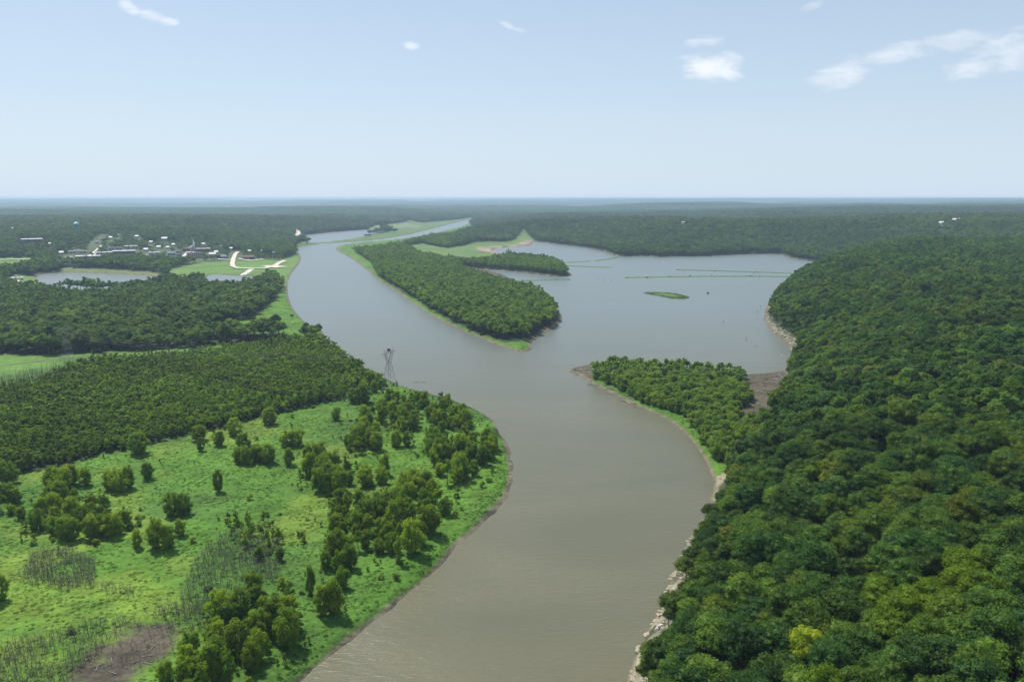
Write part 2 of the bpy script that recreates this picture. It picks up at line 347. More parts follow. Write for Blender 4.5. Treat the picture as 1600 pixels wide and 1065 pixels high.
LEAF = leaf_mat('foliage'); BARK = mat('bark', (.11,.085,.065), .9); DEADWOOD = mat('dead_wood', (.085,.076,.068), .9); DRIFT = mat('driftwood', (.27,.24,.20), .9)
ROCK = mat('limestone', (.30,.27,.19), .9, scale=.8, var=.35, bump=.6, bd=.3); WROCK = mat('white_limestone', (.55,.54,.50), .9, scale=.5, var=.5, bump=.8, bd=.4)
STEEL = mat('galvanised_steel', (.14,.15,.165), .6, metal=.3); NEST = mat('stick_nest', (.05,.04,.032), .95)
GRAVEL = mat('gravel', (.52,.47,.39), .95, scale=.3); CONC = mat('concrete', (.50,.47,.43), .9, scale=.2)
EARTH = mat('earth', (.10,.085,.06), .95, scale=.4); GRASSM = mat('rank_grass', (.075,.135,.028), .9, scale=.4, var=.4, bump=.8, bd=.4)

def terrain_mat():
    m = bpy.data.materials.new('land'); m.use_nodes = True; t = NT(m.node_tree)
    base = t.n('ShaderNodeAttribute', attribute_type='GEOMETRY', attribute_name='land').outputs['Color']
    co = t.n('ShaderNodeTexCoord').outputs['Object']
    a = t.noise(co, .9, 4, .65); b = t.noise(co, .16, 4, .6); c2 = t.noise(co, .012, 5, .65)
    v = t.n('ShaderNodeTexVoronoi', {'Vector': co, 'Scale': .55, 'Randomness': 1.0})
    k = t.m('ADD', t.m('MULTIPLY', a.outputs[0], .5), t.m('ADD', t.m('MULTIPLY', b.outputs[0], .35), t.m('MULTIPLY', c2.outputs[0], .3)))
    k = t.n('ShaderNodeMapRange', {0: k, 1: .40, 2: .75, 3: .55, 4: 1.5}).outputs[0]
    col = t.mix(1.0, base, t.n('ShaderNodeCombineXYZ', {0: k, 1: k, 2: k}).outputs[0], 'MULTIPLY')
    hgt = t.m('ADD', t.m('MULTIPLY', a.outputs[0], .8), t.m('MULTIPLY', v.outputs[0], -.5))
    hgt = t.m('ADD', hgt, t.m('MULTIPLY', b.outputs[0], 1.2))
    far = t.noise(co, .022, 4, .7)
    bp = t.n('ShaderNodeBump', {'Height': hgt, 'Strength': .55, 'Distance': .9})
    bp2 = t.n('ShaderNodeBump', {'Height': far.outputs[0], 'Strength': .55, 'Distance': 18.0, 'Normal': bp.outputs[0]})
    d = t.n('ShaderNodeBsdfPrincipled', {'Base Color': col, 'Roughness': .85, 'Specular IOR Level': .15, 'Normal': bp2.outputs[0]})
    t.t.links.new(d.outputs[0], t.n('ShaderNodeOutputMaterial').inputs[0]); return m
def water_mat():
    m = bpy.data.materials.new('river_water'); m.use_nodes = True; t = NT(m.node_tree)
    co = t.n('ShaderNodeTexCoord').outputs['Object']
    r1 = t.n('ShaderNodeMapping', {'Vector': co, 'Rotation': (0, 0, .12), 'Scale': (.22, .75, 1)}).outputs[0]
    r2 = t.n('ShaderNodeMapping', {'Vector': co, 'Rotation': (0, 0, -.25), 'Scale': (.5, 1.5, 1)}).outputs[0]
    a = t.noise(r1, 1.0, 3, .55, .5); b = t.noise(r2, 1.0, 3, .6, .3)
    big = t.noise(t.n('ShaderNodeMapping', {'Vector': co, 'Rotation': (0, 0, .4), 'Scale': (.006, .016, 1)}).outputs[0], 1.0, 5, .6, .8)
    h = t.m('ADD', t.m('MULTIPLY', a.outputs[0], .7), t.m('MULTIPLY', b.outputs[0], .3))
    st = t.n('ShaderNodeMapRange', {0: big.outputs[0], 1: .35, 2: .65, 3: .3, 4: 1.0}).outputs[0]
    bp = t.n('ShaderNodeBump', {'Height': h, 'Strength': st, 'Distance': .42})
    sp = t.n('ShaderNodeSeparateXYZ', {0: co})
    lake = t.m('MULTIPLY', t.ss(sp.outputs[1], 300, 900), 1.0)  # far water painted paler and bluer, standing in for reflected sky
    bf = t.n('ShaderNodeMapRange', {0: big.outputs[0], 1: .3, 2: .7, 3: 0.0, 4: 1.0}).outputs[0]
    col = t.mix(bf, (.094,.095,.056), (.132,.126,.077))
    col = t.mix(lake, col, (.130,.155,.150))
    d = t.n('ShaderNodeBsdfPrincipled', {'Base Color': col, 'Roughness': .32, 'IOR': 1.33, 'Normal': bp.outputs[0]})
    t.t.links.new(d.outputs[0], t.n('ShaderNodeOutputMaterial').inputs[0]); return m

# ------------------------------------------------------------------ terrain sheet, water, haze
def build_ground():
    az = np.concatenate([np.arange(-180, -42, 6.), np.arange(-42, 42.01, .125), np.arange(46, 180.1, 6.)]); az = np.unique(np.append(az, [180.]))
    r = [0.5, 30., 60., 80., 95.]
    while r[-1] < 34000:
        D = r[-1]; r.append(D + min(max(2.0*D*D/(CAM_H*FPX), .9), .028*D, 160 if D > 7000 else 1e9))
    r = np.array(r); A = np.radians(az)
    x = (r[:, None]*np.sin(A)[None]).ravel(); y = (r[:, None]*np.cos(A)[None]).ravel()
    sd = water_sd(x, y); z = height(x, y, sd)
    # rough canopy relief where the woods are too far for single trees
    D = np.hypot(x, y); far = sstep(D, 5500, 7500)*(farfield(x, y) < 0)
    z = z + far*(8 + 9*fbm(x/60, y/60, 91, 2))
    c = land_colour(x, y, sd)
    n = len(az); m = len(r)
    i, j = np.meshgrid(np.arange(m-1), np.arange(n-1), indexing='ij'); a = (i*n+j).ravel()
    F = np.stack([a, a+1, a+n+1, a+n], 1)[:, ::-1]
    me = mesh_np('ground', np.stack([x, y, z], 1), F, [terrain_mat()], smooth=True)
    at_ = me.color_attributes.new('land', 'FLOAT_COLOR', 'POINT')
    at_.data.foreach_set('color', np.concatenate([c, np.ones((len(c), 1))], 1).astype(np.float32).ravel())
    tag(link('ground', me), kind='structure')
    print('ground quads', len(F))
build_ground()
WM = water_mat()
wb = MB(); R = 33000
wb.poly([(0,0,0)]+[(R*math.cos(2*math.pi*k/48), R*math.sin(2*math.pi*k/48), 0) for k in range(48)], [(0, 1+k, 1+(k+1) % 48) for k in range(48)])
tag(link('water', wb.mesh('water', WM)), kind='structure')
hz = MB().box(-36000, 36000, -36000, 36000, -6, 119)
hm = bpy.data.materials.new('haze'); hm.use_nodes = True; t = NT(hm.node_tree)
pv = t.n('ShaderNodeVolumePrincipled', {'Color': (.56,.77,.98,1), 'Density': 9.5e-5, 'Anisotropy': .2})
t.t.links.new(pv.outputs[0], t.n('ShaderNodeOutputMaterial').inputs[1])
tag(link('haze', hz.mesh('haze', hm)), kind='stuff')

# ------------------------------------------------------------------ buildings
ROOFM = {'white': mat('white_roof', (.58,.58,.58), .6, var=.1, scale=.1), 'grey': mat('grey_shingles', (.17,.18,.20), .9, var=.15), 'brown': mat('brown_roof', (.16,.12,.10), .9), 'blue': mat('slate_roof', (.16,.19,.24), .8), 'red': mat('rust_roof', (.25,.09,.06), .8)}
WALLM = {'brick': mat('brick_wall', (.19,.10,.085), .9, var=.2), 'white': mat('white_wall', (.55,.54,.51), .8, var=.08), 'tan': mat('tan_wall', (.42,.37,.30), .9, var=.1), 'grey': mat('grey_wall', (.30,.31,.33), .9, var=.1), 'dark': mat('dark_brick_wall', (.11,.085,.09), .9, var=.2)}
GLASS = mat('window_glass', (.05,.065,.085), .15, var=.1); PALEG = mat('pale_window', (.55,.56,.58), .4, var=.1); TEAL = mat('teal_paint', (.04,.27,.34), .5, var=.1); TEALR = mat('pale_teal_paint', (.22,.52,.58), .4, var=.08); WHITEP = mat('white_paint', (.8,.8,.8), .5, var=.05)
BSPOTS = []
def building(px, py, wpx, dep, h, roof, wall, label, style='flat', nwin=5, storeys=1, rot=0.0, cat='building', pale=False, name='town_building'):
    x_, y_, z_ = at(px, py); m = mpx(x_, y_); w_ = wpx*m; az_ = -math.atan2(x_, y_) + rot
    e = empty(name, (x_, y_, z_-.5), az_); h2 = h+.5
    link('wall', MB().box(-w_/2, w_/2, 0, dep, 0, h2).mesh('wall', WALLM[wall]), parent=e)
    if style == 'flat':
        mb = MB(); mb.box(-w_/2-.2, w_/2+.2, -.2, dep+.2, h2, h2+.35); rf = link('roof', mb.mesh('roof', ROOFM[roof]), parent=e)
        if w_ > 14: 
            link('roof_unit', MB().box(-w_*.2, -w_*.2+2.2, dep*.4, dep*.4+2, h2+.35, h2+1.5).mesh('roof_unit', WALLM['grey']), parent=rf); link('roof_unit', MB().box(w_*.15, w_*.15+1.6, dep*.6, dep*.6+1.6, h2+.35, h2+1.3).mesh('roof_unit', WALLM['grey']), parent=rf)
    else:
        rh = min(w_, dep)*.32; mb = MB()
        if style == 'hip': mb.poly([(-w_/2-.4,-.4,h2),(w_/2+.4,-.4,h2),(w_/2+.4,dep+.4,h2),(-w_/2-.4,dep+.4,h2),(-w_*.12,dep/2,h2+rh),(w_*.12,dep/2,h2+rh)], [(0,1,5,4),(1,2,5),(2,3,4,5),(3,0,4),(3,2,1,0)])
        else: mb.poly([(-w_/2-.4,-.4,h2),(w_/2+.4,-.4,h2),(w_/2+.4,dep+.4,h2),(-w_/2-.4,dep+.4,h2),(-w_/2-.4,dep/2,h2+rh),(w_/2+.4,dep/2,h2+rh)], [(0,1,5,4),(1,2,5),(2,3,4,5),(3,0,4),(3,2,1,0)])
        rf = link('roof', mb.mesh('roof', ROOFM[roof]), parent=e); link('chimney', MB().box(w_*.2, w_*.2+.7, dep*.55, dep*.55+.7, h2, h2+rh+.8).mesh('chimney', WALLM['brick']), parent=rf)
    sw = w_/nwin; sh_ = h/storeys
    wm = MB().box(-sw*.25, sw*.25, -.06, .02, -sh_*.27, sh_*.27).mesh('window', PALEG if pale else GLASS)
    for s_ in range(storeys):
        for k in range(nwin):
            if s_ == 0 and k == nwin//2: continue
            link('window', wm, (-w_/2+sw*(k+.5), 0, .5+sh_*(s_+.55)), e)
    link('door', MB().box(-.55*max(1, sw*.2), .55*max(1, sw*.2), -.05, .03, .4, 2.7).mesh('door', WALLM['tan']), (-w_/2+sw*(nwin//2+.5), 0, 0), e)
    BSPOTS.append((x_, y_, w_, dep)); tag(e, label, cat); return e
building(138,404.5,31,16,5,'white','brick','long low brick building with white flat roof nearest the oxbow',nwin=8)
building(163,398,20,14,4.5,'white','tan','white roofed building right of the pale sloping street')
building(194,397.5,29,20,6.5,'white','dark','large dark walled warehouse with white flat roof in the town centre',nwin=8)
building(205,389,17,14,6,'white','tan','white roofed hall behind the large dark warehouse')
building(180,391,17,14,5,'grey','grey','grey roofed building behind and left of the dark warehouse')
building(122,396,21,12,4,'grey','tan','wide grey hipped house left of the sloping street','hip',cat='house',name='house')
building(108,405,9,9,4,'white','white','small white building left of the long brick building')
building(241,398.5,14,12,5,'white','white','bright white roofed building in the gap right of the warehouse')
building(228,401,6,7,3.5,'white','white','tiny white shed left of the bright white roofed building',nwin=3)
building(303,403.5,19,15,10,'brown','brick','three storey brick block with two rows of pale windows in the town',nwin=7,storeys=3,pale=True)
building(318,394,19,14,7,'white','brick','long brick building with white roof right of the pale roofed church hall',nwin=7,storeys=2)
building(291,393,10,10,6,'red','brick','red brick building behind the three storey block')
building(280,396,8,9,5,'blue','grey','blue grey roofed building left of the red brick building')
building(268,399,10,10,4.5,'blue','grey','low slate gabled house left of the town street','gable',cat='house',name='house')
building(280.5,402,7,9,6,'grey','brick','narrow reddish brick shop beside the town street',nwin=3,storeys=2)
building(349,404.5,11,12,4.5,'blue','grey','grey pyramid roofed pavilion at the edge of the park','hip',cat='house',name='pavilion')
building(388,405,17,10,4,'brown','brick','long low brown roofed house behind the park lawn','gable',cat='house',name='house')
building(332,400.5,9,9,4.5,'white','white','white house among trees right of the three storey block','gable',cat='house',name='house')
building(257.5,376,8,10,5,'white','white','white roofed house alone on the wooded slope above the town','gable',cat='house',name='house')
building(50,379,25,30,7,'white','brick','long school like brick building with pale roof on the wooded slope at left',nwin=9,storeys=2)
building(248,388.5,5,8,4,'white','white','small white house above the bright white roofed building','gable',nwin=3,cat='house',name='house')
building(262,389,4,8,4,'white','white','small pale house left of the red brick building','gable',nwin=3,cat='house',name='house')
building(390,396.5,4,8,6,'white','white','small white gabled house in the trees behind the park','gable',nwin=3,cat='house',name='house')
building(20,360.5,4,10,6,'white','white','tiny white house on the far wooded slope at left, the left one','gable',nwin=3,cat='house',name='house')
building(78,385,3,8,6,'white','white','tiny white house in the trees right of the long school like building','gable',nwin=3,cat='house',name='house')
building(296,337.5,9,25,8,'white','white','white shed on the far ridge behind the town, left of three',nwin=4)
building(309,337.5,9,25,8,'white','white','white shed on the far ridge behind the town, middle of three',nwin=4)
building(320,338,6,25,8,'white','white','white shed on the far ridge behind the town, right of three',nwin=4)
building(1062,348.5,7,22,7,'white','white','white farmhouse in the forest beyond the lake, larger of two','gable',cat='house',name='house')
building(1067,351,5,14,6,'white','white','white barn in the forest beyond the lake, smaller of two','gable',nwin=3,cat='barn',name='barn')
building(1470,353.5,6,18,8,'white','white','white house on the right hand ridge beside a gravel track','gable',cat='house',name='house')
building(1491,347.5,5,18,7,'white','white','white house on the far right ridge, left of two','gable',nwin=3,cat='house',name='house')
building(1498,346,4,18,7,'white','tan','white house on the far right ridge, right of two','gable',nwin=3,cat='house',name='house')
building(926,328.5,3,20,14,'white','white','tiny white tower like house on the far ridge beyond the lake',nwin=3)
building(1013,329,4,25,9,'white','white','tiny white house far beyond the lake above the long dikes','gable',nwin=3,cat='house',name='house')
building(27,437.5,14,7,3,'white','white','low white roofed shelter in the trees at the left edge','flat',nwin=4,name='shelter')
for px, py, wpx, rf_, lb in [(173,374,4,'white','white roof in the trees right of the water tower'),(186,370,3.5,'grey','grey roof in the trees above the warehouse'),(214,372,4,'white','small white roof on the slope above the warehouse hall'),(236,381,4,'white','small white roof left of the lone house on the slope'),
        (271,385,4,'white','small white roof in the trees just left of the steeple'),(318,384,4,'white','white house in the trees just right of the steeple'),(345,388,4,'grey','grey roof in the trees above the pavilion'),(361,391,4,'white','white house in the trees above the gravel road'),(408,395,4,'white','white house in the trees right of the long brown house'),(428,398,4,'grey','grey roof in the trees at the right end of the park'),
        (228,393,5,'white','white shed between warehouse and bright roofed building'),(152,381,5,'grey','grey roof at the upper end of the sloping street'),(96,398,5,'white','white roof in the trees at the left end of the town'),(338,397,5,'white','white house left of the pavilion')]:
    building(px, py, wpx, 9, 4.5, rf_, 'white', lb, 'gable', nwin=3, cat='house', name='house')
# church with steeple
x_, y_, z_ = at(303, 392); e = empty('church', (x_, y_, z_-.5), -math.atan2(x_, y_)+.3); tag(e, 'church with cream walls and a slender white steeple above the town', 'church')
link('wall', MB().box(-5,5,0,16,0,7).mesh('wall', WALLM['white']), parent=e); link('roof', MB().poly([(-5.4,-.4,7),(5.4,-.4,7),(5.4,16.4,7),(-5.4,16.4,7),(0,-.4,11),(0,16.4,11)], [(0,1,4),(1,2,5,4),(2,3,5),(3,0,4,5),(3,2,1,0)]).mesh('roof', ROOFM['grey']), parent=e)
tw = link('bell_tower', MB().box(-1.6,1.6,-3.2,0,0,13).mesh('bell_tower', WALLM['white']), parent=e); link('spire', MB().poly([(-1.7,-3.3,13),(1.7,-3.3,13),(1.7,.1,13),(-1.7,.1,13),(0,-1.6,25)], [(0,1,4),(1,2,4),(2,3,4),(3,0,4),(3,2,1,0)]).mesh('spire', WHITEP), parent=tw)
for sx in (-3, 3): link('window', MB().box(sx-.6,sx+.6,-.06,.02,2.5,5).mesh('window', GLASS), parent=e)
link('door', MB().box(-.9,.9,-3.28,-3.2,.4,3.2).mesh('door', WALLM['brick']), parent=e)
# water tower
x_, y_, z_ = at(121, 371.5); e = empty('water_tower', (x_, y_, z_)); tag(e, 'teal water tower on slim legs rising above the trees of the town', 'water tower'); hh = 30.
def lathe(prof, n=20):
    mb = MB(); k = len(prof); 
    mb.poly([(r*math.cos(2*math.pi*i/n), r*math.sin(2*math.pi*i/n), zz) for r, zz in prof for i in range(n)], [(a*n+i, a*n+(i+1) % n, (a+1)*n+(i+1) % n, (a+1)*n+i) for a in range(k-1) for i in range(n)]); return mb
tk = link('tank', lathe([(.3,hh-7),(4.5,hh-5),(5.8,hh-2.5),(5.8,hh+.6)]).mesh('tank', TEAL, True), parent=e); link('tank_roof', lathe([(6.1,hh+.6),(4.6,hh+2.6),(2.2,hh+4),(.1,hh+4.4)]).mesh('tank_roof', TEALR, True), parent=tk)
link('riser', lathe([(1.0,-1),(.9,hh-6.8)]).mesh('riser', TEAL), parent=e)
for k in range(6):
    a = k*math.pi/3; link('leg', MB().tube([(6.6*math.cos(a),6.6*math.sin(a),-1),(5.5*math.cos(a),5.5*math.sin(a),hh-3)], .38, 6).mesh('leg', TEAL), parent=e)
for zz in (8, 17): link('ring_brace', MB().tube([(6.2*math.cos(k*math.pi/3), 6.2*math.sin(k*math.pi/3), zz) for k in range(7)], .18, 4).mesh('ring_brace', TEAL), parent=e)

# ------------------------------------------------------------------ trees
def ico(sub=0):
    import bmesh
    bm = bmesh.new(); bmesh.ops.create_icosphere(bm, subdivisions=sub+1, radius=1)
    v = np.array([p.co[:] for p in bm.verts]); f = np.array([[p.index for p in q.verts] for q in bm.faces]); bm.free(); return v, f
ICO = {0: ico(0), 1: ico(1)}
def crown_geo(seed, R, z0, z1, nc, nl, ls, style='oak', sub=0):
    g = np.random.default_rng(seed); V = []; F3 = []; F4 = []; nv = 0
    cz = (z0+z1)/2; hz_ = (z1-z0)/2
    cen = []; tries = 0
    asym = g.uniform(.8, 1.15, 8)
    while len(cen) < nc:
        tries += 1
        d = g.normal(size=3); d /= np.linalg.norm(d)
        if style == 'oak': 
            if d[2] < -.35: continue
            rr = g.uniform(.55, .85)
        elif style == 'willow': rr = g.uniform(.35, .85) if d[2] > -.2 else g.uniform(.6, .9)
        else: rr = g.uniform(.2, .8)
        th = math.atan2(d[1], d[0]); k = asym[int((th+math.pi)/(2*math.pi)*7.99)]
        p = np.array([d[0]*R*rr*k, d[1]*R*rr*k, cz + d[2]*hz_*rr])
        if tries < nc*12 and any(np.linalg.norm(p-c[:3]) < R*.26 for c in cen): continue
        cen.append(np.append(p, R*g.uniform(.24, .40)*(1 if style == 'oak' else .82)))
    if style == 'oak': cen.append(np.array([0, 0, cz-.1*hz_, R*.55]))
    v0, f0 = ICO[sub]
    for c in cen:
        s = c[3]*(.78 if style == 'oak' else .66); jit = 1 + g.uniform(-.22, .22, (len(v0), 1))
        st = np.array([1, 1, .8 if style == 'oak' else 1.25])
        V.append(v0*jit*s*st + c[:3]); F3.append(f0+nv); nv += len(v0)
    cs = np.array(cen); w_ = cs[:, 3]**2; w_ = w_/w_.sum()
    ci = g.choice(len(cs), nl, p=w_); d = g.normal(size=(nl, 3)); d /= np.linalg.norm(d, axis=1)[:, None]; d[:, 2] = np.where(d[:, 2] < -.4, -d[:, 2], d[:, 2])
    pos = cs[ci, :3] + d*cs[ci, 3:4]*g.uniform(.82, 1.16, (nl, 1))*np.array([1, 1, .85 if style == 'oak' else 1.3])
    nrm = d + g.normal(size=(nl, 3))*.55; nrm /= np.linalg.norm(nrm, axis=1)[:, None]
    a = np.cross(nrm, g.normal(size=(nl, 3))); a /= np.linalg.norm(a, axis=1)[:, None]; b = np.cross(nrm, a)
    sz = ls*g.uniform(.55, 1.25, (nl, 1))*.5; asp = g.uniform(.55, 1.0, (nl, 1))
    q4 = np.stack([pos-a*sz, pos-b*sz*asp+nrm*sz*.25, pos+a*sz, pos+b*sz*asp+nrm*sz*.25], 1).reshape(-1, 3)
    V.append(q4); F4 = (np.arange(nl*4).reshape(-1, 4) + nv)
    return np.concatenate(V), np.concatenate(F3), F4
def trunk_geo(seed, h, r, R, z0, stems=1):
    g = random.Random(seed); mb = MB()
    for s in range(stems):
        a = g.uniform(0, 6.28); l = 0 if stems == 1 else R*.35
        p = [(math.cos(a)*l*.2, math.sin(a)*l*.2, -.8), (math.cos(a)*l*.5, math.sin(a)*l*.5, z0*.6+.4), (math.cos(a)*l+g.uniform(-.2,.2), math.sin(a)*l+g.uniform(-.2,.2), h*.8)]
        mb.tube(p, [r*1.25, r, r*.35], 5)
    for k in range(5):
        a = k*1.26 + g.uniform(-.4, .4); z = z0 + g.uniform(-.1, .25)*(h-z0); L = R*g.uniform(.5, .8)
        mb.tube([(0, 0, z), (math.cos(a)*L*.5, math.sin(a)*L*.5, z+L*.35), (math.cos(a)*L, math.sin(a)*L, z+L*.8)], [r*.5, r*.35, r*.12], 4)
    return mb
STY = {}
def make_kind(kind, n, R, z0, z1, nc, nl, ls, style, tr, stems=1, lods=None):
    """meshes of a kind: full detail crown / trunk pairs, plus joined light copies for the far woods"""
    d = {'crown': [], 'trunk': [], 'far': []}
    for i in range(n):
        sc = .9 + .2*((i*7) % 5)/4
        V, F3, F4 = crown_geo(100*i+hash_(kind), R, z0, z1*sc, nc, nl, ls, style)
        d['crown'].append(mesh_np('crown', V, [F3, F4], [LEAF]))
        d['trunk'].append(trunk_geo(i, z1*sc, tr, R, z0, stems).mesh('trunk', BARK))
    for (m, nc2, nl2, ls2) in (lods or []):
        L = []
        for i in range(m):
            V, F3, F4 = crown_geo(900+77*i+hash_(kind), R, z0 if nl2 > 150 else z0*.5, z1, nc2, nl2, ls2, style)
            tb = trunk_geo(i+50, z1, tr, R, z0, stems) if nl2 > 150 else MB().tube([(0,0,-.8),(0,0,z1*.6)], [tr, tr*.6], 4)
            tv = np.array(tb.v); nb = len(V); tf = [f for f in tb.f]
            quads = np.array([f for f in tf if len(f) == 4]) + nb
            L.append(mesh_np('tree_crown_and_trunk', np.concatenate([V, tv]), [F3, F4, quads], [LEAF, BARK], mi=[0]*(len(F3)+len(F4))+[1]*len(quads)))
        d['far'].append(L)
    STY[kind] = d
def hash_(s): return sum(ord(c)*(i+1) for i, c in enumerate(s)) % 997
make_kind('oak', 7, 3.7, 3.0, 9.8, 30, 2900, .36, 'oak', .22, 1, [(6, 26, 1900, .44), (5, 15, 420, .95), (4, 9, 90, 1.7)])
make_kind('willow', 7, 3.0, -.3, 8.0, 36, 2700, .36, 'willow', .16, 3, [(4, 18, 700, .6), (4, 12, 160, 1.2)])
make_kind('young', 6, 1.75, .2, 8.0, 15, 900, .34, 'young', .09, 1, [(5, 12, 420, .5), (4, 8, 90, 1.0)])

def gn_scatter(name, pts, meshes, idx, rot, scl, tint, kind='stuff'):
    """one object: points with geometry nodes that put a copy of one of the meshes on each"""
    col = bpy.data.collections.new(name+'_sources')
    for i, me in enumerate(meshes):
        o = bpy.data.objects.new(f'{name}_source_{i:02d}', me); col.objects.link(o)
    n = len(pts); me = bpy.data.meshes.new(name); me.vertices.add(n); me.vertices.foreach_set('co', np.asarray(pts, np.float32).ravel())
    def attr(nm, typ, arr, prop):
        a = me.attributes.new(nm, typ, 'POINT'); a.data.foreach_set(prop, np.asarray(arr).ravel())
    attr('idx', 'INT', np.asarray(idx, np.int32), 'value'); attr('rot', 'FLOAT_VECTOR', np.asarray(rot, np.float32), 'vector')
    attr('scl', 'FLOAT_VECTOR', np.asarray(scl, np.float32), 'vector')
    if tint is not None: attr('tint', 'FLOAT_COLOR', np.concatenate([tint, np.ones((n, 1))], 1).astype(np.float32), 'color')
    ng = bpy.data.node_groups.new(name, 'GeometryNodeTree')
    ng.interface.new_socket('Geometry', in_out='INPUT', socket_type='NodeSocketGeometry'); ng.interface.new_socket('Geometry', in_out='OUTPUT', socket_type='NodeSocketGeometry')
    N = ng.nodes; Lk = ng.links.new
    gi = N.new('NodeGroupInput'); go = N.new('NodeGroupOutput'); ci = N.new('GeometryNodeCollectionInfo'); ip = N.new('GeometryNodeInstanceOnPoints')
    ci.inputs['Collection'].default_value = col; ci.inputs['Separate Children'].default_value = True; ci.inputs['Reset Children'].default_value = True
    def na(nm, t):
        a = N.new('GeometryNodeInputNamedAttribute'); a.data_type = t; a.inputs['Name'].default_value = nm; return a.outputs['Attribute']
    er = N.new('FunctionNodeEulerToRotation'); Lk(na('rot', 'FLOAT_VECTOR'), er.inputs[0])
    Lk(gi.outputs[0], ip.inputs['Points']); Lk(ci.outputs[0], ip.inputs['Instance']); ip.inputs['Pick Instance'].default_value = True
    Lk(na('idx', 'INT'), ip.inputs['Instance Index']); Lk(er.outputs[0], ip.inputs['Rotation']); Lk(na('scl', 'FLOAT_VECTOR'), ip.inputs['Scale'])
    Lk(ip.outputs[0], go.inputs[0])
    o = link(name, me); md = o.modifiers.new('scatter', 'NODES'); md.node_group = ng
    return tag(o, kind=kind)

def grid_pts(x0, x1, y0, y1, sp, seed):
    g = np.random.default_rng(seed); X, Y = np.meshgrid(np.arange(x0, x1, sp), np.arange(y0, y1, sp*.87)); X = X + (np.arange(X.shape[0]) % 2)[:, None]*sp*.5
    x = (X + g.uniform(-.36, .36, X.shape)*sp).ravel(); y = (Y + g.uniform(-.36, .36, Y.shape)*sp).ravel(); return x, y
def incone(x, y, a=38.5, dmin=85):
    D = np.hypot(x, y); A = np.abs(np.degrees(np.arctan2(x, y))); return (D > dmin) & (A < a + 400/np.maximum(D, 50))
def topix(x, y, z):
    c, s = math.cos(PITCH), math.sin(PITCH); zz = z - CAM_H
    dep = y*c - zz*s; up = y*s + zz*c
    return 800 + x/dep*FPX, 532.5 - up/dep*FPX
def lerp(a, b, t): return np.array(a)[None]*(1-t[:, None]) + np.array(b)[None]*t[:, None]
def oak_tint(x, y, n, g):
    t = g.uniform(0, 1, n); base = lerp((.038,.092,.022), (.112,.195,.030), t**1.5)*g.uniform(.75, 1.3, (n, 1))
    blue = (g.uniform(0, 1, n) < .07); base = np.where(blue[:, None], base*np.array([[1.0, 1.05, 1.5]]), base)
    pz = fbm(x/32, y/32, 131, 3); yel = sstep(pz + g.uniform(-.12, .12, n), .63, .74)
    base = base*(1-yel[:, None]*.75) + np.array([[.115,.175,.020]])*yel[:, None]*.75
    odd = (g.uniform(0, 1, n) < .012); base = np.where(odd[:, None], np.array([[.15,.19,.025]]), base)
    return base*(.82 + .36*fbm(x/80, y/80, 133, 2))[:, None]
def willow_tint(n, g):
    t = g.uniform(0, 1, n); return lerp((.100,.185,.020), (.215,.310,.024), t**1.2)*g.uniform(.8, 1.2, (n, 1))
def floor_tint(x, y, n, g):
    t = g.uniform(0, 1, n); return lerp((.046,.100,.026), (.120,.190,.038), t)*g.uniform(.75, 1.3, (n, 1))*(.8+.4*fbm(x/90, y/90, 135, 2))[:, None]

def single_tree(name, kind, x, y, z, s, tint, label, cat, group, g, flatz=1.0):
    d = STY[kind]; i = g.randrange(len(d['crown']))
    e = empty(name, (x, y, z), g.uniform(0, 6.28)); e.scale = (s[0], s[0], s[1])
    c = link('crown', d['crown'][i], parent=e); c['tint'] = [float(v) for v in tint]
    link('trunk', d['trunk'][i], parent=e)
    tag(e, label, cat, group); return e
GR = random.Random(5)

# --- the wooded hill on the right
x, y = grid_pts(-60, 1500, 60, 1500, 4.6, 201)
m = incone(x, y) & (sdp(RH, x, y) > np.where(np.hypot(x, y) < 330, 6.5, 4.0)); x, y = x[m], y[m]; sdv = water_sd(x, y); m = (sdv > np.where(np.hypot(x, y) < 330, 6.5, 4.0)) & ~clear_mask(x, y); x, y, sdv = x[m], y[m], sdv[m]
z = height(x, y, sdv); g = np.random.default_rng(3); n = len(x)
sc = g.uniform(.50, 1.30, n)*(.85+.3*fbm(x/60, y/60, 137, 2)); edge = sstep(sdv, 2, 16); sc *= .62 + .38*edge
sz = sc*g.uniform(.85, 1.12, n); tint = oak_tint(x, y, n, g); 
lime = sstep(14-sdv, 0, 8)*g.uniform(0, 1, n); tint = tint*(1-lime[:, None]*.6) + np.array([[.10,.145,.03]])*lime[:, None]*.6
# the yellow clumps that stand out in the canopy
for px, py, rpx, col_, k_ in [(1265,1012,11,(.30,.38,.03),1),(1470,905,36,(.125,.205,.012),.8),(1400,905,26,(.125,.205,.012),.7),(1435,945,34,(.125,.205,.012),.8),(1540,890,26,(.125,.205,.012),.7),(1508,780,24,(.13,.165,.015),.7),(1440,765,22,(.12,.16,.018),.6),(1295,730,18,(.15,.19,.016),.9),(1300,1045,16,(.125,.205,.012),.8),(1390,770,20,(.11,.15,.016),.6),(1560,740,24,(.11,.15,.02),.6),(1510,885,20,(.125,.205,.012),.8)]:
    qx, qy = topix(x, y, z+8.5*sz); dd = np.hypot(qx-px, (qy-py)*1.2); k = sstep(rpx*1.35 - dd, 0, rpx*.4)*k_*(np.hypot(x, y) < 420)
    if k_ == 1: kk = np.argmin(np.hypot(qx-px, qy-py-8)); sc[kk] = .95; sz[kk] = 1.2; k = np.where(np.arange(n) == np.argmin(np.hypot(qx-px, qy-py-8)), 1.0, 0.0)
    tint = tint*(1-k[:, None]) + np.array([col_])*k[:, None]
px_, py_ = topix(x, y, z+6); slant = np.sqrt(x*x+y*y+(CAM_H-z)**2)
